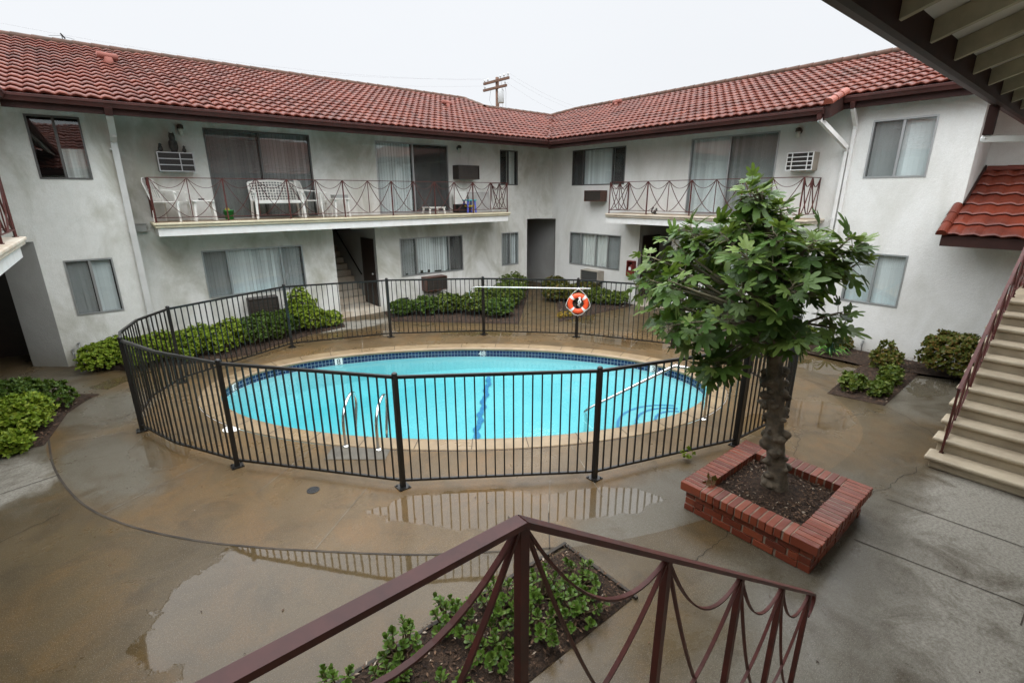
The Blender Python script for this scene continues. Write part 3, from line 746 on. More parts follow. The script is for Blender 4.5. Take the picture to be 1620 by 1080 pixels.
def tile_roof(P, t0, rows, dt, lo, hi, per=.215, mb=None):
    """rows of wavy pan tiles; P(a, t, h) -> point, lo/hi(t) limit each course"""
    mb = mb or MB(); st = per/6
    for i in range(rows):
        ta, tb = t0+i*dt, t0+(i+1)*dt
        l, h = lo(ta+.01), hi(ta+.01)
        if h-l < .05: continue
        l2, h2 = lo(tb-.001), hi(tb-.001)
        g0, g1 = math.floor(min(l, l2)/st), math.ceil(max(h, h2)/st); base = len(mb.v); jit = random.uniform(-.004, .004)
        for g in range(g0, g1+1):
            a = g*st; ph = (a/per) % 1; w_ = math.sin(2*PI*ph)*.75+.25*math.sin(4*PI*ph+.6)
            wob = .003*noise.noise(Vector((a*3, ta*5, 1)))+jit
            ca, cb_ = min(max(a, l), h), min(max(a, l2), h2)
            for tt, hh, aa in ((ta+.01, .0, ca), (ta-.006, .036+wob, ca), (ta+.014, .052+wob, ca), (ta+.07, .049+wob, ca), (tb+.02, .002, cb_)):
                mb.v.append(P(aa, tt, hh+w_*.022))
        n = g1-g0+1
        for j in range(n-1):
            for k in range(4):
                mb.f.append((base+j*5+k, base+j*5+5+k, base+j*5+6+k, base+j*5+1+k))
    return mb
PT = .36
def ridge_caps(mb, a, b, r=.10, L=.38):
    a, b = Vector(a), Vector(b); d = b-a; n = max(1, round(d.length/L)); d /= n; t = d.normalized(); X = Vector((-t.y, t.x, 0)).normalized()
    up = X.cross(t)*-1
    if up.z < 0: up = -up
    for i in range(n):
        p, q = a+d*i, a+d*(i+1.12); bs = len(mb.v); lift = .02*(i % 2)
        for pt, rr in ((p, r*1.08), (q, r*.94)):
            for k in range(9):
                an = -.25+(PI+.5)*k/8; mb.v.append(tuple(pt+X*math.cos(an)*rr+up*(math.sin(an)*rr-.02)))
        for k in range(8): mb.f.append((bs+k, bs+k+1, bs+10+k, bs+9+k))
        mb.f.append(tuple(bs+k for k in range(9)))
    return mb
def roof_vent(parent, p, along):
    p = Vector(p); al = Vector(along).normalized(); mb = MB()
    mb.tube([p-UZ*.15, p+UZ*.10], [.12, .10], 12); mb.tube([p+UZ*.13-al*.20, p+UZ*.13+al*.20], .075, 12)
    mb.build('roof_vent', M['vent_pink'], parent, True)

# ---- railing with looped scrollwork
def railing(parent, bases, h=.93, thick=None, mat=None, capw=.034, caph=.016, capmat=None, bar_w=.022, bar_t=.010, post=.028, lowgap=.10, reach=0):
    mat = mat or M['rust_iron']; capmat = capmat or mat; B = [Vector(b) for b in bases]; U = Vector((0, 0, h))
    for i, b in enumerate(B):
        th = thick[i] if thick else True
        s = post if th else post*.55; z0 = -reach if th else lowgap
        d = (B[min(i+1, len(B)-1)]-B[max(i-1, 0)]); d.z = 0; d.normalize(); X = d; Y = Vector((-d.y, d.x, 0))
        mb = MB(); mb.obox(b, X, Y, UZ, -s/2, s/2, -s/2, s/2, z0, h-caph/2)
        if th: mb.obox(b, X, Y, UZ, -s*.9, s*.9, -s*.9, s*.9, z0, z0+.012)
        mb.build('railing_post', mat, parent)
    sc = MB(); lo_ = MB()
    for a, b in zip(B, B[1:]):
        d = b-a; dh = Vector((d.x, d.y, 0)).normalized(); side = Vector((-dh.y, dh.x, 0)); n = 14
        lo_.bar(a+UZ*lowgap, b+UZ*lowgap, bar_w, bar_t*1.3)
        g = post*.6/max(d.length, .01)
        def at(t, y): return a+d*t+UZ*(lowgap+(h-caph-lowgap)*y)
        sc.strap([at(lerp(g, 1-g, i/n), 1-.235*(1-(2*i/n-1)**2)) for i in range(n+1)], bar_w, bar_t, side)
        sc.strap([at(lerp(g, 1-g, i/n)+0, (1-i/n)**1.75)+side*.004 for i in range(n+1)], bar_w, bar_t, side)
        sc.strap([at(lerp(g, 1-g, i/n)+0, (i/n)**1.75)-side*.004 for i in range(n+1)], bar_w, bar_t, side)
    sc.build('scrollwork', mat, parent); lo_.build('bottom_bar', mat, parent)
    cp = MB()
    for a, b in zip(B, B[1:]): cp.bar(a+U, b+U, capw, caph)
    return cp.build('top_rail', capmat, parent)

ROOM = {}
# ---- LEFT WING -----------------------------------------------------------
LW = empty('apartment_wing', (6, 14, 0), 'white stucco apartment wing along the left side, long balcony and red tile roof', 'building', 'wings of the apartment building')
rooms = MB()
wA = MB()
holesA = [(2.15, 4.54, 2.93, 4.95), (6.35, 8.76, 2.93, 4.93), (10.83, 11.62, 3.77, 4.91), (10.87, 11.65, .99, 2.16), (1.68, 4.03, 1.02, 2.18), (6.90, 9.21, 1.0, 2.18), (4.89, 6.13, 0, 2.60, .02)]
lowA = [hh for hh in holesA if hh[2] < 2.5]; upA = [hh for hh in holesA if hh[2] > 2.5]
wall(wA, FA, .44, 12.07, 0, 2.60, lowA); wall(wA, FA, .44, 12.55, 2.60, 5.42, upA)
wall(wA, FL, -1.14, .44, 0, 2.60, [(-.79, 0, 1.05, 2.2)]); wall(wA, FL, -6, .44, 2.60, 5.30, [(-.80, 0, 3.77, 4.93)])
wA.quad((.44, VL, 0), (.44, VA, 0), (.44, VA, 5.42), (.44, VL, 5.42))
wA.quad((12.55, VA, 2.60), (12.95, 13.5, 2.60), (12.95, 13.5, 5.42), (12.55, VA, 5.42))
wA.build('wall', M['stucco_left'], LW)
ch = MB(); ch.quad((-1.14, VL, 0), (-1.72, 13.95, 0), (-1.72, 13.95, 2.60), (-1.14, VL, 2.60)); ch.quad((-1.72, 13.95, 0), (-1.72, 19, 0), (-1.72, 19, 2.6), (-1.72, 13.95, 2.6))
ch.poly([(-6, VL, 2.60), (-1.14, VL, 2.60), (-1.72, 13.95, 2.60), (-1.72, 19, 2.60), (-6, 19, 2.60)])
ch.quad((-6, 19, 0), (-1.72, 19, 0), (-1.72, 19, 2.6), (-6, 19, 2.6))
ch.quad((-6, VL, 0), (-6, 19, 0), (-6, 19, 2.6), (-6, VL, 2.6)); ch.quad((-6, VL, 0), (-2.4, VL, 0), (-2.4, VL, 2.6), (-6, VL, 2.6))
ch.build('passage_wall', M['stucco_shaded'], LW)
mb = MB(); mb.quad((-2.4, 13.4, 0), (-2.4, VL, 0), (-2.4, VL, 2.6), (-2.4, 13.4, 2.6)); mb.box(-5.9, 15.2, 0, -1.74, 15.3, 2.58); mb.build('passage_shade_panel', M['door_brown'], LW)  # panel added across the passage; its dark colour stands for the deep shade
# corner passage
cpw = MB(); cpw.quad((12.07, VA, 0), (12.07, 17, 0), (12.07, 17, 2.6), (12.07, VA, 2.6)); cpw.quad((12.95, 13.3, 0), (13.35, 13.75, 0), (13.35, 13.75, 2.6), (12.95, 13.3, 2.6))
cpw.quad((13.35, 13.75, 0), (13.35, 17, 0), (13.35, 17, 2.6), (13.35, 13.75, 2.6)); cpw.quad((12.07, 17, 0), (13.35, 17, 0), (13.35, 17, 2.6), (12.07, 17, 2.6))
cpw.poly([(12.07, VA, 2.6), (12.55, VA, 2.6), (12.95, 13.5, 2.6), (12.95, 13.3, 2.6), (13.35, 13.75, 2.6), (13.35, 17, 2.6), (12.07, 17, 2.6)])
cpw.build('corner_passage', M['stucco_shaded'], LW)
# stairwell with flight, door and wall rail
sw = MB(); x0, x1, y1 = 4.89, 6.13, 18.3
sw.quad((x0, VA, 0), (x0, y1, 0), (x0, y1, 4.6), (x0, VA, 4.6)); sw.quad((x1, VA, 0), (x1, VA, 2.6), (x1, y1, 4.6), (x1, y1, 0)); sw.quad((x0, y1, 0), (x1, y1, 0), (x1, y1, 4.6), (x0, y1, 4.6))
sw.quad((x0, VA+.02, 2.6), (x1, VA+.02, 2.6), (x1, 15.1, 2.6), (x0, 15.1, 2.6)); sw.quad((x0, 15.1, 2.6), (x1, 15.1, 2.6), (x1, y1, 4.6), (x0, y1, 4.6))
sw.build('stairwell', M['stucco_shaded'], LW)
fl = MB(); fl.box(x0, VA-.02, 0, x1, 15.0, .16)
for i in range(11): fl.box(x0, 15.0+i*.27, 0, x1, 15.0+(i+1)*.27, .16+.18*(i+1))
fl.build('inner_stair', M['beige_edge'], LW)
d = MB(); d.box(x1-.03, 14.05, .16, x1-.005, 14.95, 2.2); dd = d.build('door', M['door_brown'], LW)
k = MB(); k.ball((x1-.07, 14.14, 1.15), .032); k.build('door_knob', M['alu'], dd, True)
hrl = MB(); hrl.tube([(x1-.07, 15.0, 1.05), (x1-.07, 15.1, 1.10), (x1-.07, 17.9, 2.98)], .022, 8); hrl.build('stair_handrail', M['black'], LW, True)
# windows and doors of the left wing
window(LW, FL, -.80, 0, 3.77, 4.93, [-.40], ['', 'h'], rooms, True)
window(LW, FL, -.79, 0, 1.05, 2.20, [-.385], ['sg', 'b'], rooms)
window(LW, FA, 2.15, 4.54, 2.93, 4.95, [3.33], ['sd', 'd'], rooms, True, 'sliding_door')
window(LW, FA, 6.35, 8.76, 2.93, 4.93, [7.53], ['b', 's'], rooms, False, 'sliding_door')
window(LW, FA, 10.83, 11.62, 3.77, 4.91, [11.20], ['', 'c'], rooms, True)
window(LW, FA, 10.87, 11.65, .99, 2.16, [11.27], ['sg', 'b'], rooms)
window(LW, FA, 1.68, 4.03, 1.02, 2.18, [2.22, 3.47], ['sg', 'b', 'sb'], rooms)
window(LW, FA, 6.90, 9.21, 1.0, 2.18, [7.47, 8.68], ['sg', 'b', 's'], rooms, False, 'window', True)
rooms.build('room_interior', M['dark_room'], LW)
# roof of the left wing
PAr = lambda a, t, h: (a, 12.65+t-h*.34, 5.19+PT*t+h*.94)
def hiA(t): return 11.9+t if t < 4.30 else 12.42
def loA(t): return -1.0-t
rA = tile_roof(PAr, 0, 16, .3475, loA, hiA); rA.build('roof', M['roof_tile'], LW)
ud = MB(); ud.poly([(-1, 12.67, 5.14), (11.9, 12.67, 5.14), (16.1, 16.9, 6.66), (12.4, 16.9, 6.66), (12.4, 18.2, 7.12), (-6.6, 18.2, 7.12)])
ud.poly([(-6.6, 18.2, 7.12), (12.4, 18.2, 7.12), (12.4, 24, 5.0), (-6.6, 24, 5.0)]); ud.poly([(12.4, 16.9, 6.66), (17, 16.9, 6.66), (17, 22, 5.0), (12.4, 22, 5.0)]); ud.poly([(12.4, 16.9, 6.66), (12.4, 18.2, 7.12), (12.4, 19.5, 6.66)])
ud.build('soffit', M['soffit'], LW)
rc = MB(); ridge_caps(rc, (-7, 18.22, 7.22), (12.4, 18.22, 7.22)); ridge_caps(rc, (12.4, 18.2, 7.2), (12.42, 16.95, 6.78)); ridge_caps(rc, (12.45, 16.93, 6.76), (16.0, 16.93, 6.76)); rc.build('ridge_cap', M['ridge_tile'], LW)
for p in ((.80, 16.30, 6.53), (10.25, 16.2, 6.46)): roof_vent(LW, p, (1, .25, 0))
vl = MB(); vl.strap([(11.9, 12.65, 5.235), (16.3, 17.05, 6.80)], .10, .01, (1, -1, 0)); vl.build('valley_flashing', M['roof_tile'], LW)
def gutter(parent, a, b, out, name='gutter'):
    """ogee gutter along the line a-b (its inner lower edge), out = unit vector outwards"""
    a, b, o = Vector(a), Vector(b), Vector(out); pr = [(.0, .0), (.075, .0), (.088, .03), (.100, .055), (.118, .075), (.122, .115), (.105, .120), (.0, .118)]
    mb = MB(); n = len(pr); mb.v += [tuple(a+o*x+UZ*z) for x, z in pr]+[tuple(b+o*x+UZ*z) for x, z in pr]
    for i in range(n): j = (i+1) % n; mb.f.append((i, j, n+j, n+i))
    mb.f.append(tuple(range(n))); mb.f.append(tuple(range(2*n-1, n-1, -1))); return mb.build(name, M['gutter'], parent)
fa = MB(); fa.box(-1.0, 12.672, 4.935, 11.94, 12.712, 5.185); fa.build('fascia', M['brown_trim'], LW)
gutter(LW, (-1.0, 12.668, 5.045), (11.80, 12.668, 5.045), (0, -1, 0))
def downspout(parent, pts, w=.10, t=.065, mat=None, strapz=()):
    mb = MB(); mb.bar(pts[0], pts[1], w*1.12, t*1.15, (0, -1, 0)); mb.build('gutter_outlet', M['gutter'], parent); pts = pts[1:]; mb = MB()
    for a, b in zip(pts, pts[1:]): mb.bar(a, b, w, t, (0, -1, 0) if abs(Vector(b).x-Vector(a).x) < 1 else (0, 0, 1))
    for p in pts[1:-1]: mb.ball(p, w*.52, (1, 1, 1), 8, 5)
    for z in strapz: x, y = pts[-1][0], pts[-1][1]; mb.box(x-.06, y-.036, z, x+.06, y+.03, z+.035)
    return mb.build('downspout', mat or M['white_paint'], parent)
M['pipe_grey'] = mottled('pipe_grey', (.60, .60, .58), (.52, .52, .50), 3, .5)
downspout(LW, [(.46, 12.61, 5.05), (.46, 12.68, 4.93), (.47, VL-.30, 4.62), (.46, VL-.06, 4.52), (.43, VL-.045, .10)],   .11, .06, M['pipe_grey'], strapz=(4.35, 2.7, .9))
# balcony of the left wing
def balcony(parent, name, x0, y0, x1, y1, floor_mat, edge_mat):
    """slab with moulded edge on a white board"""
    mb = MB(); mb.box(x0+.07, y0+.07, 2.615, x1-.07, y1, 2.79); o = mb.build(name, M['white_paint'], parent)
    mb = MB(); mb.box(x0, y0, 2.845, x1, y1, 2.90); mb.box(x0+.025, y0+.025, 2.79, x1-.025, y1, 2.845); mb.build('moulded_edge', edge_mat, o, False, .018, 3)
    mb = MB(); mb.quad((x0+.05, y0+.05, 2.904), (x1-.05, y0+.05, 2.904), (x1-.05, y1, 2.904), (x0+.05, y1, 2.904)); mb.build('floor', floor_mat, o)
    return o
bA = balcony(LW, 'balcony', .80, 12.93, 10.52, VA+.0, M['balcony_floor'], M['cream'])
xs = [.87+(10.44-.87)*i/14 for i in range(15)]
railing(bA, [(.87, 13.87, 2.9), (.87, 13.45, 2.9), (.87, 13.03, 2.9)]+[(x, 13.03, 2.9) for x in xs[1:]]+[(10.44, 13.45, 2.9), (10.44, 13.87, 2.9)], .92, [0, 0, 1]+[i % 2 == 0 for i in range(1, 15)]+[0, 0])
# soffit lamp under the balcony: a tube fitting
sl = MB(); sl.box(5.25, 13.42, 2.555, 6.48, 13.54, 2.612)
tag(sl.build('tube_light', M['white_paint'], None, False, .01), 'long white tube light fixed under the left balcony over the stair entry', 'light')

# ---- RIGHT WING ----------------------------------------------------------
RW = empty('apartment_wing', (13, 7, 0), 'white stucco apartment wing on the right behind the fig tree, with the short balcony', 'building', 'wings of the apartment building')
rooms = MB(); wB = MB()
holesB = [(10.25, 12.53, 3.75, 4.89), (5.68, 8.02, 2.93, 4.90), (2.72, 3.80, 3.77, 4.92), (10.24, 12.54, 1.03, 2.17), (5.2, 7.55, 1.02, 2.2), (2.70, 3.78, 1.08, 2.2), (8.36, 9.52, 0, 2.6, .02)]
wall(wB, FB, -5.0, 13.3, 0, 2.60, [hh for hh in holesB if hh[2] < 2.5]+[(-.75, .92, 1.03, 2.2)]); wB.quad((UB, -5, 2.6), (UB, 2.06, 2.6), (14.2, 2.06, 2.6), (14.2, -5, 2.6)); wall(wB, FB, 2.06, 13.5, 2.60, 5.46, [hh for hh in holesB if hh[2] > 2.5])
wB.quad((UB, 2.06, 2.6), (14.2, 2.06, 2.6), (14.2, 2.06, 5.90), (UB, 2.06, 5.46))
FR = face_right(14.2); wall(wB, FR, -5, 2.06, 0, 5.90, [])
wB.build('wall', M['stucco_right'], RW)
window(RW, FB, 10.25, 12.53, 3.75, 4.89, [10.77, 12.04], ['s', 'b', 's'], rooms, True)
window(RW, FB, 5.68, 8.02, 2.93, 4.90, [6.90], ['sg', 'b'], rooms, False, 'sliding_door')
window(RW, FB, 2.72, 3.80, 3.77, 4.92, [3.26], ['b', 'sg'], rooms)
window(RW, FB, 10.24, 12.54, 1.03, 2.17, [10.79, 11.32, 12.02], ['sg', 'c', 'c', 'sg'], rooms)
window(RW, FB, 5.2, 7.55, 1.02, 2.2, [5.75, 7.0], ['s', 'b', 's'], rooms)
window(RW, FB, 2.70, 3.78, 1.08, 2.2, [3.24], ['b', 'g'], rooms)
window(RW, FB, -.75, .92, 1.03, 2.2, [.1], ['sg', 'g'], rooms)
rooms.build('room_interior', M['dark_room'], RW)
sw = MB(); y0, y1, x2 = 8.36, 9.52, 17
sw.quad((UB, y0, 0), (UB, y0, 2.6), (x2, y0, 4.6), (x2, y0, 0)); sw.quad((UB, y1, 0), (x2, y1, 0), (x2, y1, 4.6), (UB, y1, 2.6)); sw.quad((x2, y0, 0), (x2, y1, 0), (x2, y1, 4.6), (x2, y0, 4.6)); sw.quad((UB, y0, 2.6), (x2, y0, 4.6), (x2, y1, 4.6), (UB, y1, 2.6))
sw.build('stairwell', M['stucco_shaded'], RW)
fl = MB(); fl.box(UB-.02, y0, 0, 14.05, y1, .16)
for i in range(10): fl.box(14.05+i*.27, y0, 0, 14.05+(i+1)*.27, y1, .16+.18*(i+1))
fl.build('inner_stair', M['beige_edge'], RW)
d = MB(); d.box(13.1, y1-.03, .16, 14.0, y1-.004, 2.2); dd = d.build('door', M['door_brown'], RW); k = MB(); k.ball((13.2, y1-.07, 1.15), .032); k.build('door_knob', M['alu'], dd, True)
PBr = lambda a, t, h: (11.9+t-h*.34, a, 5.19+PT*t+h*.94)
def hiB(t): return 12.65+t if t < 4.35 else 17.0
def loB(t): return 4.36 if t < .70 else -5.0
tile_roof(PBr, 0, 14, .35, loB, hiB).build('roof', M['roof_tile'], RW)
ud = MB(); ud.poly([(11.92, 12.65, 5.14), (16.82, 17.5, 6.88), (16.82, 4.36, 6.88), (11.92, 4.36, 5.14)]); ud.poly([(12.62, 4.36, 5.39), (16.82, 4.36, 6.88), (16.82, -5, 6.88), (12.62, -5, 5.39)]); ud.poly([(16.82, 17.5, 6.88), (22, 17.5, 5), (22, -5, 5), (16.82, -5, 6.88)])
ud.build('soffit', M['soffit'], RW)
rc = MB(); ridge_caps(rc, (16.85, -5, 7.02), (16.85, 16.2, 7.02)); rc.build('ridge_cap', M['ridge_tile'], RW); rc = MB(); ridge_caps(rc, (16.8, 16.2, 7.0), (16.2, 17.0, 6.80))
rc.build('ridge_cap', M['ridge_tile'], RW)
rc = MB(); ridge_caps(rc, (11.84, 4.34, 5.235), (12.66, 4.34, 5.53), .085, .27); rc.build('rake_tile', M['rake_tile'], RW)
roof_vent(RW, (16.2, 13.4, 6.74), (.2, 1, 0))
fa = MB(); fa.box(11.922, 4.40, 4.905, 11.962, 12.671, 5.185); fa.box(12.622, -5, 5.165, 12.662, 4.31, 5.435); fa.build('fascia', M['brown_trim'], RW)
rk = MB(); rk.poly([(11.90, 4.30, 4.93), (12.66, 4.30, 5.17), (12.66, 4.30, 5.45), (11.90, 4.30, 5.21)]); rk.poly([(11.90, 4.40, 4.93), (11.90, 4.40, 5.21), (12.66, 4.40, 5.45), (12.66, 4.40, 5.17)])
rk.quad((11.90, 4.30, 4.93), (11.90, 4.30, 5.21), (11.90, 4.40, 5.21), (11.90, 4.40, 4.93)); rk.quad((11.90, 4.30, 4.93), (11.90, 4.40, 4.93), (12.66, 4.40, 5.17), (12.66, 4.30, 5.17)); rk.build('rake_board', M['brown_trim'], RW)
gutter(RW, (11.918, 12.53, 5.02), (11.918, 4.40, 5.02), (-1, 0, 0)); gutter(RW, (12.618, 4.29, 5.285), (12.618, -5, 5.285), (-1, 0, 0))
downspout(RW, [(11.86, 4.46, 5.03), (11.88, 4.46, 4.93), (12.86, 4.20, 4.42), (12.905, 4.19, 4.34), (12.905, 4.23, .12)], strapz=(2.9,))
downspout(RW, [(12.56, 4.12, 5.29), (12.60, 4.12, 5.17), (12.88, 4.10, 4.86), (12.905, 4.10, 4.78), (12.905, 4.10, .12)], strapz=(2.9,))
bB = balcony(RW, 'balcony', 11.95, 4.40, UB, 10.13, M['balcony_floor'], M['beige_edge'])
def balcony_fix(o): pass
ys = [10.03+(4.62-10.03)*i/8 for i in range(9)]
railing(bB, [(12.92, 10.03, 2.9), (12.47, 10.03, 2.9), (12.02, 10.03, 2.9)]+[(12.02, y, 2.9) for y in ys[1:]]+[(12.47, 4.62, 2.9), (12.92, 4.62, 2.9)], .90, [0, 0, 1]+[i % 2 == 0 for i in range(1, 9)]+[0, 0])
# tiled canopy over the far stair
CN = empty('stair_canopy', (13.2, .8, 2.6), 'small red tile canopy over the far right stair', 'canopy')
cs = .60
PCr = lambda a, t, h: (12.15+t-h*.5, a, 2.70+cs*t+h*.86)
tile_roof(PCr, 0, 7, .295, lambda t: -3.0, lambda t: 2.10 if t < .75 else 2.05, .27).build('roof', M['canopy_tile'], CN)
mb = MB(); mb.poly([(12.18, 2.12, 2.68), (14.19, 2.04, 3.88), (14.19, -3, 3.88), (12.18, -3, 2.68)]); mb.box(12.18, -3, 2.50, 12.22, 2.12, 2.69); mb.poly([(12.18, 2.12, 2.50), (12.93, 2.12, 2.96), (12.93, 2.12, 3.13), (12.18, 2.12, 2.68)]); mb.build('canopy_frame', M['brown_trim'], CN)
rc = MB(); ridge_caps(rc, (12.10, 2.12, 2.74), (12.93, 2.12, 3.22), .08, .28); rc.build('edge_tile', M['canopy_tile'], CN); rc = MB(); ridge_caps(rc, (14.12, 2.0, 3.93), (14.12, -3, 3.93), .07, .3); rc.build('edge_tile', M['canopy_tile'], CN)
mb = MB(); mb.strap([(12.96, 2.035, 3.25), (14.18, 2.035, 3.98)], .03, .05, (0, 1, 0)); mb.build('flashing', M['brown_trim'], CN)

# ---- wing on the far left edge: balcony end ------------------------------
DW = empty('apartment_wing', (-2.5, 8, 0), 'white apartment wing at the left picture edge, only its balcony end in view', 'building', 'wings of the apartment building')
mb = MB(); FD = face_right(-2.6)
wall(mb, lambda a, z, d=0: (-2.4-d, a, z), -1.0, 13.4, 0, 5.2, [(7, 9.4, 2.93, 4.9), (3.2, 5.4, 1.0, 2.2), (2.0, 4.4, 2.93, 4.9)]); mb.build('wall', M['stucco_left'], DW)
rooms = MB(); FDm = lambda a, z, d=0: (-2.4-d, a, z)
window(DW, FDm, 7, 9.4, 2.93, 4.9, [8.2], ['b', 'sg'], rooms, False, 'sliding_door'); window(DW, FDm, 2.0, 4.4, 2.93, 4.9, [3.2], ['b', 'sg'], rooms, False, 'sliding_door'); window(DW, FDm, 3.2, 5.4, 1.0, 2.2, [4.3], ['b', 'sg'], rooms)
rooms.build('room_interior', M['dark_room'], DW)
mb = MB(); mb.box(-2.4, 1.5, 2.615, -.99, 9.90, 2.79); bD = mb.build('balcony', M['white_paint'], DW)
mb = MB(); mb.box(-2.4, 1.45, 2.845, -.90, 9.97, 2.90); mb.box(-2.4, 1.47, 2.79, -.925, 9.945, 2.845); mb.build('moulded_edge', M['beige_edge'], bD, False, .018, 3)
railing(bD, [(-2.3, 9.86, 2.9), (-1.65, 9.86, 2.9), (-1.0, 9.86, 2.9)]+[(-1.0, 9.86-.68*i, 2.9) for i in range(1, 13)], .92, [0, 0, 1]+[i % 2 == 0 for i in range(1, 13)])
PDr = lambda a, t, h: (-1.0-t+h*.34, a, 5.19+PT*t+h*.94)
tile_roof(PDr, 0, 13, .378, lambda t: -1.0+t*.0, lambda t: 12.65+t).build('roof', M['roof_tile'], DW)
mb = MB(); mb.poly([(-1.02, -1, 5.14), (-1.02, 12.65, 5.14), (-6, 17.5, 6.9), (-6, -1, 6.9)]); mb.box(-1.062, -1, 4.935, -1.022, 12.71, 5.185); mb.build('soffit', M['soffit'], DW)
gutter(DW, (-1.018, -1, 5.045), (-1.018, 12.55, 5.045), (1, 0, 0))

# ---- near wing overhead: eave with rafters -------------------------------
CW = empty('apartment_wing', (3, -1.5, 0), 'near apartment wing overhead, brown fascia and open pale rafters at top right', 'building', 'wings of the apartment building')
mb = MB(); Fc = lambda a, z, d=0: (a, -1.35-d, z)
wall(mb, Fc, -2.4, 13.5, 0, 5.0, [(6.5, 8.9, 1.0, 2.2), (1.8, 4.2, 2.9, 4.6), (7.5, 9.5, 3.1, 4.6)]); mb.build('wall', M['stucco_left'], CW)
rooms = MB(); window(CW, Fc, 6.5, 8.9, 1.0, 2.2, [7.7], ['b', 'sg'], rooms); window(CW, Fc, 1.8, 4.2, 2.9, 4.6, [3], ['b', 'sg'], rooms, False, 'sliding_door'); window(CW, Fc, 7.5, 9.5, 3.1, 4.6, [8.5], ['b', 'sg'], rooms)
rooms.build('room_interior', M['dark_room'], CW)
UE = 10.4
PCw = lambda a, t, h: (a, .98-t+h*.34, 4.47+PT*t+h*.94)
tile_roof(PCw, 0, 16, .375, lambda t: -3.0, lambda t: UE).build('roof', M['roof_tile'], CW)
mb = MB(); a_, b_ = (.94, 4.40), (-5.0, 4.40+PT*5.94)
mb.quad((-3, a_[0], a_[1]), (UE, a_[0], a_[1]), (UE, b_[0], b_[1]), (-3, b_[0], b_[1])); mb.build('sheathing', M['sheathing'], CW)
i = 0; x = -.4
while x < UE-.1:
    mb = MB(); y0, y1 = .935, -1.345; z0, z1 = 4.398, 4.398+PT*(y0-y1)
    for q in ((x, x+.042),):
        A_ = [(q[0], y0, z0-.118), (q[0], y1, z1-.118), (q[0], y1, z1), (q[0], y0, z0)]; B_ = [(q[1], *p[1:]) for p in A_]
        mb.poly(A_); mb.poly(list(reversed(B_)))
        for i0 in range(4): i1 = (i0+1) % 4; mb.quad(A_[i1], A_[i0], B_[i0], B_[i1])
    mb.build('rafter', M['rafter'], CW); x += .61
mb = MB(); mb.box(-3, .94, 4.235, UE, .982, 4.455); mb.build('fascia', M['brown_trim'], CW)
gutter(CW, (-3, .985, 4.265), (UE, .985, 4.265), (0, 1, 0))
mb = MB(); mb.bar((6.90, 1.04, 4.27), (6.90, 1.04, 4.00), .075, .06, (1, 0, 0)); od = mb.build('gutter_outlet', M['brown_trim'], CW)
mb = MB(); mb.bar((6.92, 1.07, 3.965), (6.92, -1.25, 3.80), .07, .055); mb.ball((6.92, 1.05, 3.97), .042, (1, 1, 1), 8, 6); mb.bar((6.92, -1.28, 3.82), (6.92, -1.28, .1), .07, .055, (1, 0, 0)); mb.build('downspout', M['white_paint'], CW)

# ------------------------------------------------------------------ stairs
FS = empty('staircase', (7.8, .3, 0), 'cream concrete staircase rising to the right under the tiled canopy', 'staircase', 'outdoor staircases')
m_step = mottled('step_concrete', (.44, .37, .265), (.33, .27, .19), 2.5, .55, bump=.2, bscale=60)
for i in range(11):
    u0 = 7.81+.285*i; z = .17*(i+1); mb = MB()
    mb.box(u0+.012, -.5, max(0, z-.34) if i else .0, u0+.285+.012, .93, z-.055)
    nz = MB(); nz.box(u0-.035, -.52, z-.06, u0+.285, .985, z); mb.add(nz)
    mb.build('step', m_step, FS, False, .026, 3)
mb = MB(); mb.box(10.94, -2.0, 1.72, 12.94, .95, 1.868); mb.build('landing', m_step, FS, False, .02)
mb = MB(); mb.poly([(7.95, .90, 0), (10.95, .90, 1.72), (10.95, .90, 1.4), (8.5, .90, 0)]); mb.build('stringer', m_step, FS)
pb3 = [(8.02+.49*i, .855, .17+.17/.285*(.49*i)) for i in range(7)]
railing(FS, pb3, .90, [1, 0, 1, 0, 1, 0, 1], M['rust_iron'], .036, .018, M['handrail'], .016, .007, .026)
railing(FS, [(10.98, .855, 1.87), (11.6, .855, 1.87), (12.2, .855, 1.87)], .90, [1, 0, 1], M['rust_iron'], .036, .018, M['handrail'], .016, .007, .026)

NS = empty('staircase', (.6, .3, 0), 'near staircase with brown wrought iron railing in the foreground', 'staircase', 'outdoor staircases')
mb = MB(); mb.box(-2.4, -1.3, 1.70, .58, .76, 1.85); mb.build('landing', m_step, NS, False, .02)
for i in range(9):
    u0 = .58+.27*i; z = 1.85-.1875*(i+1); mb = MB(); mb.box(u0, -.5, max(0, z-.3), u0+.27, .74, z-.05); nz = MB(); nz.box(u0-.0, -.52, z-.055, u0+.30, .76, z); mb.add(nz); mb.build('step', m_step, NS, False, .02, 2)
sl_ = -.701
nb_ = [(u, .715, 1.85+sl_*(u-.61)) for u in (.61, 1.25, 1.87, 2.42, 2.93)]
railing(NS, nb_, .89, [1, 1, 1, 1, 1], M['rust_iron'], .037, .016, M['handrail'], .015, .007, .026, .11, .1)
railing(NS, [(.61-.66*i, .715, 1.85) for i in range(4)], .89, [0, 1, 0, 1], M['rust_iron'], .037, .016, M['handrail'], .015, .007, .026, .11)
e_ = Vector((2.93, .715, 1.85+sl_*2.32+.89))
MB().strap([tuple(v) for v in catmull([e_, e_+Vector((.06, 0, -.045)), e_+Vector((.085, 0, -.10)), e_+Vector((.06, 0, -.16)), e_+Vector((.02, 0, -.19))], 4, False)], .036, .014, (0, 1, 0)).build('rail_scroll', M['handrail'], NS)

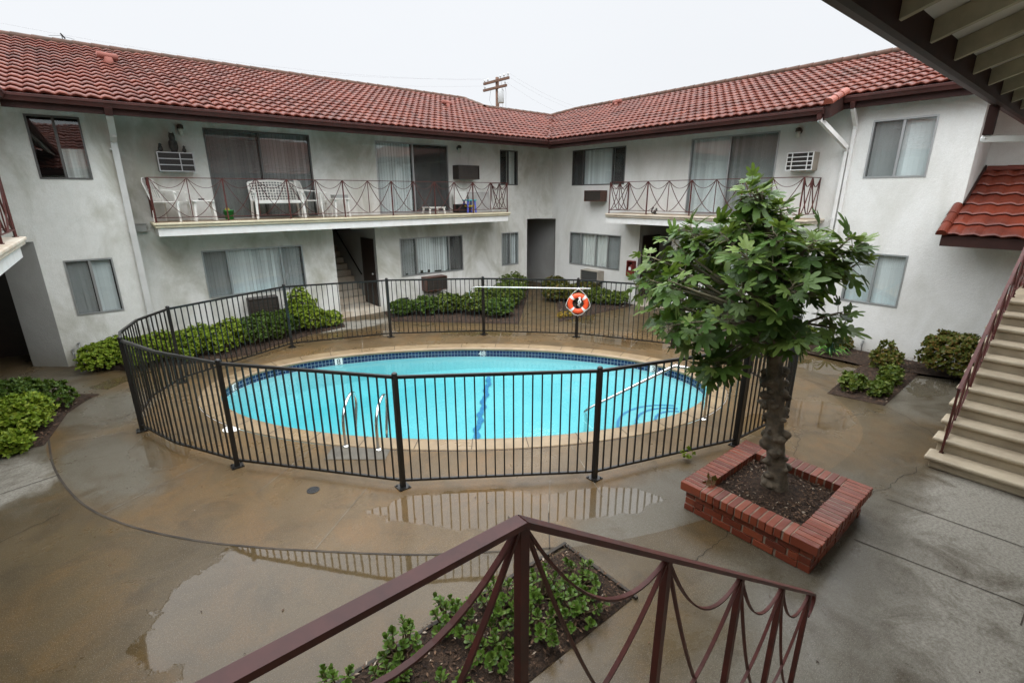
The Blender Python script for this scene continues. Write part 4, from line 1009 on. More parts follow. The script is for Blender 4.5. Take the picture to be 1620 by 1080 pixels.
# ------------------------------------------------------------------ planting beds
def bed(name, poly, z=.03, mound=.05):
    """soil filling a bed outline, gently mounded"""
    from mathutils.geometry import tessellate_polygon
    cx = sum(p[0] for p in poly)/len(poly); cy = sum(p[1] for p in poly)/len(poly); mb = MB(); K = 8; n = len(poly)
    dense = []
    for i in range(n):
        a, b = Vector(poly[i]), Vector(poly[(i+1) % n]); m_ = max(1, int((b-a).length/.12)); dense += [lerp(a, b, j/m_) for j in range(m_)]
    rows = []
    for k in range(K+1):
        s = 1-k/K; rows.append([(cx+(p.x-cx)*s, cy+(p.y-cy)*s, (.006 if k == 0 else z+mound*(1-s**2)*.5+.016*noise.noise(Vector((cx+(p.x-cx)*s, cy+(p.y-cy)*s, 3))*5))) for p in dense])
    for r0, r1 in zip(rows, rows[1:]):
        for i in range(len(dense)): j = (i+1) % len(dense); mb.quad(r0[i], r0[j], r1[j], r1[i])
    return tag(mb.build(name, M['soil'], None, True), kind='structure')
BEDS = {
 'front': [(-1.5, 2.03), (3.03, 2.03), (3.05, 2.85), (1.55, 2.90), (-1.5, 2.90)],
 'left': [(-1.26, 9.17), (-1.20, 9.5), (-1.05, 10.4), (-.80, 10.9), (-.62, 11.1), (-.97, 11.40), (-3.2, 11.4), (-3.2, 9.3)],
 'hedge': [(-.95, 13.43), (-.92, 13.0), (-.25, 12.40), (1.0, 11.95), (2.0, 11.85), (2.8, 12.3), (3.66, 12.70), (4.6, 12.85), (4.85, 13.88), (.5, 13.88), (.42, 13.43)],
 'corner': [(6.18, 13.88), (5.85, 12.58), (8.44, 10.05), (11.95, 13.6), (11.95, 13.88)],
 'entry': [(12.93, 13.2), (9.44, 9.50), (12.60, 9.45), (12.93, 9.55)],
 'right': [(12.93, 5.0), (11.66, 4.4), (11.76, 2.83), (9.55, 2.71), (9.70, 1.88), (12.27, 1.92), (12.3, .95), (12.93, .95)]}
for kk in ('front', 'left', 'hedge', 'corner', 'entry', 'right'): bed('planting_bed', BEDS[kk])
eb = MB()
eb.box(-1.5, 2.885, .0, 3.07, 2.915, .035); eb.box(3.04, 2.0, 0, 3.07, 2.885, .03)
tag(eb.build('bed_edging', mottled('edging', (.05, .04, .03), (.03, .024, .018), 6, .8)), 'thin dark timber edging along the foreground planting bed', 'edging')
def inside(p, poly):
    c = False; n = len(poly)
    for i in range(n):
        a, b = poly[i], poly[i-1]
        if (a[1] > p[1]) != (b[1] > p[1]) and p[0] < (b[0]-a[0])*(p[1]-a[1])/(b[1]-a[1])+a[0]: c = not c
    return c
cbm = MB()
def chips_in(poly, n, z, s0, s1):
    x0, x1 = min(p[0] for p in poly), max(p[0] for p in poly); y0, y1 = min(p[1] for p in poly), max(p[1] for p in poly); k = 0
    while k < n:
        x, y = random.uniform(x0, x1), random.uniform(y0, y1)
        if not inside((x, y), poly): continue
        k += 1; a = random.uniform(0, 6.28); L = random.uniform(s0, s1); W = L*random.uniform(.2, .5); c, sn = math.cos(a), math.sin(a); zz = z+random.uniform(0, .02); t = random.uniform(-.4, .4)
        cbm.quad((x-c*L, y-sn*L, zz-t*L), (x+sn*W, y-c*W, zz), (x+c*L, y+sn*L, zz+t*L), (x-sn*W, y+c*W, zz+.004))
chips_in(BEDS['front'], 3800, .052, .008, .026); chips_in(BEDS['right'], 1500, .055, .012, .035); chips_in(BEDS['left'], 1500, .05, .012, .035)
chips_in(BEDS['corner'], 900, .05, .015, .04); chips_in(BEDS['entry'], 700, .05, .015, .04); chips_in([(4.74, 1.34), (5.80, 1.34), (5.80, 2.28), (4.74, 2.28)], 2400, .262, .008, .024)
tag(cbm.build('bark_mulch', M['chips']), 'brown bark mulch chips spread over the soil of the planting beds', 'mulch', kind='stuff')

# ------------------------------------------------------------------ plants
def leaf(mb, p, d, nrm, L, W, cup=.18):
    """kite leaf from p along d, folded about its midrib"""
    s = d.cross(nrm)
    if s.length < 1e-4: return
    s.normalize(); u = s.cross(d).normalized(); n = len(mb.v)
    m_ = p+d*(L*.55)
    for q in (p, m_+s*W+u*W*cup, p+d*L, m_-s*W+u*W*cup): mb.v.append(tuple(q))
    mb.f += [(n, n+1, n+2), (n, n+2, n+3)]
def rleaf(mb, p, d, nrm, L, W):
    """blunt spoon shaped leaf"""
    s = d.cross(nrm)
    if s.length < 1e-4: return
    s.normalize(); u = s.cross(d).normalized(); n = len(mb.v)
    for t, w_, h in ((0, .12, 0), (.45, .72, .10), (.80, 1.0, .16), (.97, .55, .12)):
        for k in (-1, 1): mb.v.append(tuple(p+d*(L*t)+s*(W*w_*k)+u*(W*(h*2+.10*abs(k)))))
        mb.v.append(tuple(p+d*(L*(t+.02))+u*(W*h*1.2)))
    for i in range(3):
        a = n+i*3; mb.f += [(a, a+2, a+5, a+3), (a+2, a+1, a+4, a+5)]
def rdir():
    while True:
        v = Vector((random.uniform(-1, 1), random.uniform(-1, 1), random.uniform(-1, 1)))
        if .05 < v.length < 1: return v.normalized()
def bush(name, blobs, nwh, L, W, mat, label, cat, group=None, per=7, kind=leaf, stems=True):
    """blobs: (x, y, z, rx, ry, rz); whorls of leaves near the outside, twigs inside"""
    x, y = blobs[0][:2]; root = empty(name, (x, y, 0), label, cat, group); mb = MB(); sb = MB()
    vol = [b[3]*b[4]*b[5] for b in blobs]; tot = sum(vol)
    for b, v in zip(blobs, vol):
        c = Vector(b[:3]); rr = Vector(b[3:])
        for i in range(int(nwh*v/tot)):
            d = rdir()
            if d.z < -.55: d.z *= -.6; d.normalize()
            lump = 1+.22*noise.noise(d*2.2+c)+.10*noise.noise(d*5+c*2)
            rad = random.uniform(.5, 1)**.45*lump
            p = c+Vector((d.x*rr.x, d.y*rr.y, d.z*rr.z))*rad
            if p.z < .05: p.z = random.uniform(.05, .2)
            ax = (d*.8+Vector((0, 0, .5))+rdir()*.5).normalized()
            e1 = ax.orthogonal().normalized(); e2 = ax.cross(e1); a0 = random.uniform(0, 6.28); ll = L*random.uniform(.7, 1.2)
            for k in range(per):
                a = a0+2.4*k; tilt = R(random.uniform(28, 80)); dd = ax*math.cos(tilt)+(e1*math.cos(a)+e2*math.sin(a))*math.sin(tilt)
                kind(mb, p-ax*(.25*L*k/per), dd, ax, ll*random.uniform(.75, 1.1), W*random.uniform(.8, 1.15))
        if stems:
            for i in range(9):
                d = rdir(); d.z = abs(d.z); e = c+Vector((d.x*rr.x, d.y*rr.y, d.z*rr.z))*.85; s0 = Vector((c.x+d.x*.06, c.y+d.y*.06, .02))
                sb.tube([s0, lerp(s0, e, .5)+Vector((0, 0, .06))+rdir()*.03, e], [.012, .008, .003], 5)
    mb.build('foliage', mat, root)
    if stems: sb.build('stem', M['stem'], root, True)
    return root
G_LIME = leafmat('leaf_lime', (.100, .165, .010), (.190, .275, .018), (.33, .38, .045), .55)
G_DEEP = leafmat('leaf_deep', (.034, .072, .010), (.070, .125, .016), (.125, .18, .028), .5)
G_OLIVE = leafmat('leaf_olive', (.050, .085, .010), (.090, .135, .018), (.19, .21, .035), .5)
G_RED = leafmat('leaf_red_tipped', (.060, .082, .012), (.105, .120, .018), (.21, .10, .03), .5)
G_JADE = leafmat('leaf_jade', (.055, .110, .014), (.095, .165, .026), (.17, .245, .060), .34, .10)
G_FIG = leafmat('leaf_fig', (.040, .086, .016), (.080, .148, .028), (.180, .250, .060), .42, .22)
hg = 'bushes of the hedge under the left windows'
HB = [('low bushy shrub at the left end of the hedge, by the white corner', -.50, 12.98, .42, .50, G_LIME), ('lime hedge shrub below the white downspout on the left wall', .22, 12.68, .46, .55, G_LIME), ('hedge shrub between the downspout and the wide lower left window', 1.0, 12.62, .46, .58, G_LIME),
      ('hedge shrub under the left part of the wide lower left window', 1.72, 12.66, .46, .60, G_LIME), ('darker hedge shrub in front of the dark air conditioner low on the left wall', 2.42, 12.86, .46, .62, G_DEEP), ('hedge shrub just left of the tall pointed shrub', 3.05, 13.0, .38, .60, G_DEEP)]
for lab, x, y, r, h, mt in HB:
    bush('hedge_shrub', [(x, y, h*.55, r, r*.95, h*.52), (x+.22, y+.28, h*.6, r*.7, r*.6, h*.5), (x-.15, y-.3, h*.4, r*.7, r*.6, h*.42)], 950, .062, .019, mt, lab, 'shrub', hg)
bush('hedge_shrub', [(3.62, 13.2, .50, .40, .38, .50), (3.6, 13.22, .85, .26, .26, .32), (3.75, 13.0, .35, .4, .35, .35)], 1100, .062, .019, G_LIME, 'tallest pointed lime shrub at the right end of the left hedge', 'shrub', hg)
bush('hedge_shrub', [(4.25, 13.15, .22, .38, .28, .24)], 200, .08, .024, G_LIME, 'low spreading lime shrub beside the stair entry', 'shrub', hg)
cg = 'shrubs in the corner bed left of the passage'
CB = [('small round dark shrub at the left tip of the corner bed', 6.40, 13.05, .36, .44), ('round dark shrub, second from the left in the corner bed', 6.98, 12.68, .38, .52), ('rounded shrub under the brown wooden air conditioner', 7.56, 12.36, .38, .58), ('shrub at the middle of the corner bed, in front of its row', 8.12, 11.82, .42, .60),
      ('low shrub at the front tip of the corner bed', 8.50, 11.10, .44, .50), ('taller shrub behind the hook of the rescue pole', 8.75, 12.05, .46, .68), ('shrub right of the middle of the corner bed', 9.30, 11.75, .44, .62), ('dense shrub next to the passage path in the corner bed', 9.75, 12.15, .48, .72), ('big shrub at the passage end of the corner bed', 10.40, 12.75, .52, .82)]
for lab, x, y, r, h in CB:
    bush('corner_shrub', [(x, y, h*.55, r, r, h*.52), (x+.2, y-.15, h*.6, r*.6, r*.6, h*.45)], 430, .075, .026, G_OLIVE if h > .55 else G_DEEP, lab, 'shrub', cg)
eg = 'shrubs in the entry bed right of the passage'
EB = [('shrub at the passage end of the entry bed', 12.10, 12.35, .46, .62), ('dark shrub behind the left edge of the life ring', 11.45, 11.60, .46, .55), ('dark shrub right behind the life ring', 11.75, 10.95, .48, .60), ('shrub under the tan air conditioner of the right wing', 12.35, 11.10, .42, .60), ('shrub right of the life ring under the curtained window', 12.10, 10.35, .44, .50), ('small round shrub at the right end of the entry bed', 12.45, 9.85, .34, .42)]
for lab, x, y, r, h in EB:
    bush('entry_shrub', [(x, y, h*.55, r, r, h*.52), (x-.2, y+.1, h*.5, r*.6, r*.6, h*.45)], 420, .075, .026, G_RED if h > .5 else G_OLIVE, lab, 'shrub', eg)
bush('flower_clump', [(9.95, 9.75, .09, .26, .2, .10)], 60, .05, .016, leafmat('petal_yellow', (.10, .13, .02), (.35, .20, .02), (.55, .34, .03), .5), 'low yellow and orange flower clump under the life ring', 'flowers')
bush('left_shrub', [(-1.62, 9.80, .30, .44, .44, .32), (-1.42, 10.0, .28, .30, .32, .28), (-1.98, 9.6, .34, .46, .4, .34)], 1400, .068, .021, G_LIME, 'broad lime green shrub in the bed at the left edge', 'shrub')
bush('left_shrub', [(-1.28, 10.72, .24, .36, .36, .26), (-1.7, 10.8, .3, .45, .4, .32)], 800, .065, .021, G_DEEP, 'dark green shrub behind the lime shrub in the left edge bed', 'shrub')
bush('left_shrub', [(-1.62, 9.22, .14, .26, .22, .16)], 170, .085, .025, G_LIME, 'little lime shrub at the near tip of the left edge bed', 'shrub')
bush('round_shrub', [(12.25, 1.42, .46, .60, .60, .46)], 1500, .065, .022, G_RED, 'big clipped round olive shrub beside the far right stair', 'shrub')
bush('low_shrub', [(10.10, 2.48, .14, .30, .20, .17)], 130, .075, .023, G_OLIVE, 'low shrub at the near left corner of the bed by the right wall', 'shrub', 'low shrubs in the right bed')
bush('low_shrub', [(10.15, 2.08, .13, .26, .15, .15)], 110, .075, .023, G_OLIVE, 'low shrub along the near edge of the right bed, front of the three olive ones', 'shrub', 'low shrubs in the right bed')
bush('low_shrub', [(10.95, 2.14, .16, .32, .17, .18)], 140, .075, .023, G_OLIVE, 'low olive shrub in the middle of the right bed beside the wet slab', 'shrub', 'low shrubs in the right bed')
bush('low_shrub', [(11.85, 2.45, .20, .30, .28, .22), (12.0, 2.5, .42, .14, .14, .14)], 200, .075, .023, G_RED, 'red tipped shrub under the lower right window', 'shrub', 'low shrubs in the right bed')
bush('low_shrub', [(12.55, 3.42, .18, .18, .18, .18)], 90, .07, .022, G_RED, 'tiny red tipped tuft against the right wall below the window', 'shrub', 'low shrubs in the right bed')
bush('low_shrub', [(12.45, 4.25, .22, .28, .26, .24)], 170, .08, .024, G_OLIVE, 'small shrub at the foot of the white downspout on the right wing', 'shrub', 'low shrubs in the right bed')
bush('low_shrub', [(12.2, 4.75, .25, .3, .26, .26)], 170, .08, .024, G_LIME, 'bright shrub half hidden right behind the fig trunk', 'shrub', 'low shrubs in the right bed')
# strappy plant
sp = empty('strap_leaf_plant', (11.95, 3.52, 0), 'bright green strap leaved plant in the bed below the right window', 'plant')
mb = MB()
for i in range(22):
    a = random.uniform(0, 6.28); L = random.uniform(.35, .62); up = random.uniform(.35, 1.1); d = Vector((math.cos(a), math.sin(a), 0)); pts = [Vector((11.95, 3.52, .04))+d*(L*t*.9)+UZ*(up*L*(1.5*t-1.25*t*t)) for t in (0, .25, .5, .75, 1)]
    s = Vector((-d.y, d.x, 0)); b0 = len(mb.v)
    for j, q in enumerate(pts):
        w_ = .022*(1-(j/4)**3*.95); mb.v += [tuple(q-s*w_+UZ*.006), tuple(q), tuple(q+s*w_+UZ*.006)]
    for j in range(4):
        for k in range(2): mb.f.append((b0+j*3+k, b0+j*3+k+1, b0+j*3+4+k, b0+j*3+3+k))
mb.build('foliage', leafmat('leaf_strap', (.07, .19, .03), (.11, .27, .045), (.20, .36, .08), .35), sp, True)
# jade plants in the foreground bed
jg = 'jade plants in the foreground bed'
JP = [(.62, 2.78, .16, .26, 'jade plant at the bottom left end of the foreground bed', 9), (.98, 2.62, .14, .20, 'second jade plant from the left, low at the bed edging', 7), (1.18, 2.80, .17, .28, 'leggy jade plant beside the edging, half under the slanting handrail', 9), (1.62, 2.78, .18, .32, 'tall jade plant at the edging left of the railing post', 12),
      (2.02, 2.66, .18, .26, 'jade plant directly left of the front railing post, upper one', 11), (1.72, 2.38, .20, .20, 'spreading jade plant left of the front railing post, lower one', 12), (2.10, 2.30, .22, .22, 'jade plant seen behind the foot of the front railing post', 12), (2.40, 2.55, .20, .26, 'jade plant just right of the front railing post', 12),
      (2.52, 2.22, .22, .24, 'dense jade plant right of the post at the near bed edge', 14), (2.78, 2.42, .17, .20, 'last jade plant at the right end of the foreground bed', 9), (1.28, 2.22, .20, .2, 'jade plant at the bottom edge between the two curved straps', 10)]
for x, y, r, h, lab, nr in JP:
    nr = int(nr*1.5); root = empty('jade_plant', (x, y, 0), lab, 'succulent', jg); mb = MB(); sb = MB()
    for i in range(nr):
        a = 2.4*i+random.uniform(-.4, .4); rr = r*math.sqrt((i+.5)/nr)*1.15; hh = h*random.uniform(.35, .95)*(1-.35*rr/r); p = Vector((x+math.cos(a)*rr, y+math.sin(a)*rr, .05+hh)); b0 = Vector((x+math.cos(a)*rr*.15, y+math.sin(a)*rr*.15, .02))
        ax = Vector((math.cos(a)*rr/r*.6, math.sin(a)*rr/r*.6, 1)).normalized(); m_ = lerp(b0, p, .55)+Vector((math.cos(a), math.sin(a), 0))*.02
        sb.tube([b0, m_, p], [.011, .008, .005], 6); e1 = ax.orthogonal().normalized(); e2 = ax.cross(e1)
        for k in range(random.randint(12, 17)):
            an = 2.4*k; t = k/15; tilt = R(lerp(82, 18, t)+random.uniform(-12, 12)); dd = ax*math.cos(tilt)+(e1*math.cos(an)+e2*math.sin(an))*math.sin(tilt)
            rleaf(mb, p-ax*(.055*(1-t)), dd, ax, random.uniform(.046, .068)*(1-.25*t), random.uniform(.014, .0185))
    mb.build('foliage', G_JADE, root, True); sb.build('stem', M['stem'], root, True)
# weed at the fence foot
bush('weed', [(5.50, 3.02, .03, .08, .07, .04)], 14, .045, .014, G_LIME, 'small yellow green weed at the foot of the front fence near the planter', 'weed', stems=False)

# ------------------------------------------------------------------ brick planter
PL = empty('brick_planter', (5.27, 1.81, 0), 'square red brick planter with a soldier course cap around the fig trunk', 'planter')
U0, U1, V0, V1 = 4.50, 6.03, 1.10, 2.52
mb = MB(); e = .012
mb.box(U0+.05+e, V0+.05+e, 0, U1-.05-e, V0+.20, .25); mb.box(U0+.05+e, V1-.20, 0, U1-.05-e, V1-.05-e, .25); mb.box(U0+.05+e, V0+.20, 0, U0+.20, V1-.20, .25); mb.box(U1-.20, V0+.20, 0, U1-.05-e, V1-.20, .25)
mb.box(U0+.014, V0+.014, .25, U1-.014, V0+.235, .346); mb.box(U0+.014, V1-.235, .25, U1-.014, V1-.014, .346); mb.box(U0+.014, V0+.235, .25, U0+.235, V1-.235, .346); mb.box(U1-.235, V0+.235, .25, U1-.014, V1-.235, .346)
mb.build('mortar', M['mortar'], PL)
def brickbox(mb, x0, y0, z0, x1, y1, z1):
    j = lambda: random.uniform(-.004, .004); mb.box(x0+j(), y0+j(), z0+j()*.6, x1+j(), y1+j(), z1+j()*.6)
wb_ = MB()
for c in range(3):
    z0 = .004+c*.082; off = (c % 2)*.11
    def run(a0, a1, fn):
        x = a0-off
        while x < a1:
            p, q = max(x, a0), min(x+.21, a1)
            if q-p > .03: fn(p+.004, q-.004)
            x += .22
    run(U0+.05, U1-.05, lambda p, q: brickbox(wb_, p, V0+.05, z0, q, V0+.16, z0+.072)); run(U0+.05, U1-.05, lambda p, q: brickbox(wb_, p, V1-.16, z0, q, V1-.05, z0+.072))
    run(V0+.16, V1-.16, lambda p, q: brickbox(wb_, U0+.05, p, z0, U0+.16, q, z0+.072)); run(V0+.16, V1-.16, lambda p, q: brickbox(wb_, U1-.16, p, z0, U1-.05, q, z0+.072))
wb_.build('brick_course', M['brick'], PL, False, .006, 2)
cpb = MB(); n = 20; s = (U1-U0)/n
for i in range(n):
    brickbox(cpb, U0+i*s+.006, V0, .252, U0+(i+1)*s-.006, V0+.24, .352); brickbox(cpb, U0+i*s+.006, V1-.24, .252, U0+(i+1)*s-.006, V1, .352)
n = 12; s = (V1-V0-.48)/n
for i in range(n):
    brickbox(cpb, U0, V0+.24+i*s+.006, .252, U0+.24, V0+.24+(i+1)*s-.006, .352); brickbox(cpb, U1-.24, V0+.24+i*s+.006, .252, U1, V0+.24+(i+1)*s-.006, .352)
cpb.build('brick_cap', M['brick'], PL, False, .007, 2)
sb = MB(); K = 14
for i in range(K):
    for j in range(K):
        def q(i, j):
            x, y = lerp(U0+.2, U1-.2, i/K), lerp(V0+.2, V1-.2, j/K); r = math.hypot(x-5.34, y-1.84); return (x, y, .245+.06*math.exp(-(r/.3)**2)+.012*noise.noise(Vector((x*9, y*9, 0))))
        sb.quad(q(i, j), q(i+1, j), q(i+1, j+1), q(i, j+1))
sb.build('soil', M['soil'], PL, True)
bush('dead_leaf', [(4.72, 2.28, .372, .05, .04, .01)], 3, .10, .035, leafmat('leaf_dead', (.06, .03, .012), (.11, .055, .02), (.16, .09, .03), .6), 'curled brown dead leaves lying on the planter cap', 'dead leaves', per=3, stems=False)

# ------------------------------------------------------------------ fig tree
FIG = empty('fig_tree', (5.34, 1.84, .25), 'leafy fig tree with a knobbly trunk growing in the brick planter', 'tree')
mb = MB(); tp = catmull([(5.34, 1.84, .20), (5.345, 1.85, .45), (5.31, 1.91, .85), (5.305, 1.96, 1.25), (5.275, 2.02, 1.65), (5.265, 2.05, 2.0)], 22, False); tn = 40
knobs = [(random.uniform(0, 6.28), random.uniform(.22, 1.65), random.uniform(.025, .055), random.uniform(.015, .05)) for _ in range(95)]
b0 = len(mb.v)
for i, p in enumerate(tp):
    t = i/(len(tp)-1); r = lerp(.100, .078, min(1, t*1.4))+.055*math.exp(-((p[2]-.2)/.16)**2)
    for k in range(tn):
        a = 2*PI*k/tn; d = Vector((math.cos(a), math.sin(a), 0)); rr = r*(1+.16*noise.noise(Vector((d.x*2.0, d.y*2.0, p[2]*5)))+.10*noise.noise(Vector((d.x*5, d.y*5, p[2]*12))))
        for ka, kz, kr, kh in knobs:
            da = (a-ka+PI) % (2*PI)-PI; q = (da*r/kr)**2+((p[2]-kz)/kr)**2
            if q < 4: rr += kh*math.exp(-q*1.6)*(1 if p[2] < 1.6 else .4)
        pass
        mb.v.append((p[0]+d.x*rr, p[1]+d.y*rr, p[2]))
for i in range(len(tp)-1):
    for k in range(tn): k2 = (k+1) % tn; mb.f.append((b0+i*tn+k, b0+i*tn+k2, b0+(i+1)*tn+k2, b0+(i+1)*tn+k))
for ka, kz, kr, kh in knobs[:64]:
    q = min(tp, key=lambda o: abs(o[2]-kz)); rb = random.uniform(.024, .052); mb.ball((q[0]+math.cos(ka)*(.092+kh*.6), q[1]+math.sin(ka)*(.092+kh*.6), kz), rb, (random.uniform(.8, 1.3), random.uniform(.8, 1.3), random.uniform(.7, 1.1)), 10, 7)
mb.build('trunk', M['bark'], FIG, True)
FR_ = Vector((.326, -.945, 0)); FD_ = Vector((.945, .326, 0)); AX = Vector((5.24, 2.12, 0))   # right / away as seen from the landing
def crown(s, d, z): return AX+FR_*s+FD_*d+UZ*z
# outline of the crown: z, left reach, right reach, depth reach
ENV = [(2.02, -1.02, .22, .8), (2.2, -1.30, .42, .9), (2.45, -1.38, .48, .95), (2.7, -1.22, .46, .9), (2.88, -1.12, .50, .8), (3.02, -.98, .42, .65), (3.14, -.62, .10, .35), (3.28, -.52, -.04, .20), (3.48, -.48, -.14, .16), (3.66, -.42, -.24, .09)]
tips = []
def env(z):
    for a, b in zip(ENV, ENV[1:]):
        if a[0] <= z <= b[0]: t = (z-a[0])/(b[0]-a[0]); return [lerp(a[i], b[i], t) for i in (1, 2, 3)]
random.seed(21); tries = 0
while len(tips) < 84 and tries < 9000:
    tries += 1; z = random.uniform(2.04, 3.61); l, r, dd = env(z); s = random.uniform(l, r); m_ = (l+r)/2; hw = (r-l)/2; d = random.uniform(-dd, dd)
    q = ((s-m_)/hw)**2+(d/dd)**2
    if q > 1 or (q < .30 and z < 3.0 and random.random() < .75): continue
    p = crown(s, d, z)
    if noise.noise(p*1.9+Vector((3, 1, 7))) < -.06 and z < 3.1: continue
    if any((p-o).length < (.23 if z > 3.1 else .285) for o in tips): continue
    tips.append(p)
for s, d, z in ((-.60, -.35, 1.66), (-.46, -.1, 1.80), (-.85, -.2, 1.95), (-1.15, .1, 2.0), (-.95, .1, 3.12), (-1.15, .1, 2.98), (-1.48, 0, 2.42), (-1.45, .15, 2.62), (.62, 0, 2.98), (.68, .1, 2.84), (.55, 0, 3.06), (.60, -.1, 2.36), (.64, .05, 2.16), (-1.32, -.1, 2.78), (.30, .1, 3.10), (-.42, -.50, 1.78), (-.35, -.2, 3.5), (-.3, .1, 3.4)): tips.append(crown(s, d, z))
hub = [Vector((5.265, 2.05, 1.95)), Vector((5.25, 2.08, 2.35)), Vector((5.20, 2.16, 2.8)), Vector((5.15, 2.27, 3.2)), Vector((5.12, 2.36, 3.5))]
lead = catmull(hub, 6, False)
MB().tube(lead, [lerp(.10, .014, i/(len(lead)-1)) for i in range(len(lead))], 10).build('limb', M['bark'], FIG, True)
lm = MB(); fm = MB()
def figleaf(p, d, nrm, L):
    """five rounded finger lobes spreading from the leaf base"""
    s = d.cross(nrm)
    if s.length < 1e-3: return
    s.normalize(); u = s.cross(d).normalized(); dr = random.uniform(.12, .42); cup = random.uniform(-.05, .28); n = len(fm.v); fm.v.append(tuple(p))
    def P(x, y):   # x along the leaf, y across it
        r2 = x*x+y*y; return tuple(p+d*(L*x)+s*(L*y)+u*(L*(cup*abs(y)-dr*r2*.8)))
    for ang, ln, wd in ((0, 1, .150), (R(36), .88, .140), (R(-36), .88, .140), (R(76), .60, .125), (R(-76), .60, .125)):
        ang += random.uniform(-.09, .09); ln *= random.uniform(.88, 1.08); c, sn = math.cos(ang), math.sin(ang); b_ = len(fm.v)
        def Q(t, w): return P(t*ln*c-w*sn+.02, t*ln*sn+w*c)
        for t, w in ((.36, 1.35), (.56, .90), (.78, 1.0), (.93, .66), (1.03, 0)): fm.v.append(Q(t, w*wd))
        for t, w in ((.93, -.66), (.78, -1.0), (.56, -.90), (.36, -1.35)): fm.v.append(Q(t, w*wd))
        m_ = len(fm.v); fm.v.append(tuple(Vector(Q(.70, 0))-u*(L*.022)))
        ring_ = [n]+list(range(b_, b_+9))
        for k in range(10): fm.f.append((ring_[k], m_, ring_[(k+1) % 10]))
for p in tips:
    hz = min(max(p.z-.55-.35*(p-AX).to_2d().length, 1.95), 3.4); b = min(lead, key=lambda q: abs(q[2]-hz)); b = Vector(b); out_ = Vector((p.x-b.x, p.y-b.y, 0)); m1 = lerp(b, p, .35)+UZ*.10+rdir()*.05; m2 = lerp(b, p, .75)+UZ*.05+rdir()*.04
    r0 = .012+.012*min(1, (p-b).length); lm.tube(catmull([b, m1, m2, p], 3, False), [lerp(r0, .006, i/9) for i in range(10)], 6)
    ax = ((p-m2).normalized()*.5+UZ*.55+out_*.35).normalized(); e1 = ax.orthogonal().normalized(); e2 = ax.cross(e1); a0 = random.uniform(0, 6.28); nl = random.randint(8, 15)
    for k in range(nl):
        a = a0+2.4*k; t = k/nl; tilt = R(lerp(112, 32, t)+random.uniform(-14, 14)); dd = ax*math.cos(tilt)+(e1*math.cos(a)+e2*math.sin(a))*math.sin(tilt); st = p-ax*(.16*(1-t)); pet = st+dd*random.uniform(.05, .11)
        lm.tube([st, pet], .0035, 4, False); dn = (dd*.9-UZ*.12).normalized(); nrm = (UZ*.9+ax*.6+rdir()*.75).normalized()
        figleaf(pet, dn, nrm, random.choice((.13, .16, .18, .21, .25))*random.uniform(.85, 1.1)*(1-.30*t))
fm.build('crown', G_FIG, FIG, True); lm.build('branch', M['twig'], FIG, True)

# ------------------------------------------------------------------ things on the walls
def ac_unit(F, a0, a1, z0, z1, d, body, face, rows, cols, label, bars=None):
    c = F((a0+a1)/2, z0, 0); r = empty('air_conditioner', c, label, 'air conditioner', 'window air conditioners in the walls')
    mb = MB(); t = .018
    fbox(mb, F, a0, a0+t, z0, z1, -d, .0); fbox(mb, F, a1-t, a1, z0, z1, -d, 0); fbox(mb, F, a0+t, a1-t, z1-t, z1, -d, 0); fbox(mb, F, a0+t, a1-t, z0, z0+t, -d, 0); fbox(mb, F, a0+t, a1-t, z0+t, z1-t, -d+.05, -.02)
    mb.build('housing', body, r)
    mb = MB(); fbox(mb, F, a0+t, a1-t, z0+t, z1-t, -d+.028, -d+.045); mb.build('grille', face, r)
    lv = MB(); bm_ = bars or face; nl = rows*5
    for i in range(1, nl): z = lerp(z0+t, z1-t, i/nl); fbox(lv, F, a0+t, a1-t, z-.004, z+.004, -d+.018, -d+.03)
    lv.build('louvre', M['dark_slot'] if face != M['dark_slot'] else M['dark_brown'], r)
    if bars:
        mb = MB()
        for i in range(rows+1): z = lerp(z0+.008, z1-.008, i/rows); fbox(mb, F, a0, a1, z-.010, z+.010, -d-.004, -d+.012)
        for i in cols: x = lerp(a0+.008, a1-.008, i); fbox(mb, F, x-.010, x+.010, z0, z1, -d-.007, -d+.010)
        mb.build('guard_bars', bars, r)
    return r
ac_unit(FA, 1.16, 1.84, 3.97, 4.37, .32, M['grey_metal'], M['dark_slot'], 3, (0, .62, 1), 'barred grey air conditioner under the owl on the upper left wall', M['alu'])
ac_unit(FA, 8.92, 9.72, 3.93, 4.35, .34, M['dark_brown'], M['dark_brown'], 1, (), 'dark brown air conditioner above the toys on the left balcony')
ac_unit(FA, 2.48, 3.17, .47, .93, .34, M['door_brown'], M['dark_brown'], 1, (), 'dark air conditioner low on the left wall behind the hedge')
ac_unit(FA, 7.58, 8.34, .50, .94, .34, M['wood_veneer'], M['dark_brown'], 1, (), 'wood sided air conditioner below the ragged blinds, near the left stair entry')
ac_unit(FB, 10.92, 11.64, 3.23, 3.58, .32, M['wood_veneer'], M['dark_brown'], 1, (), 'wood sided air conditioner under the upper window left of the short balcony')
ac_unit(FB, 10.88, 11.66, .57, .95, .34, M['tan_metal'], M['alu_dark'], 1, (), 'tan air conditioner under the curtained ground floor window of the right wing')
ac_unit(FB, 4.74, 5.31, 3.97, 4.36, .32, M['tan_metal'], M['dark_slot'], 4, (0, .2, .8, 1), 'tan air conditioner with white bars at the right end of the short balcony', M['white_paint'])
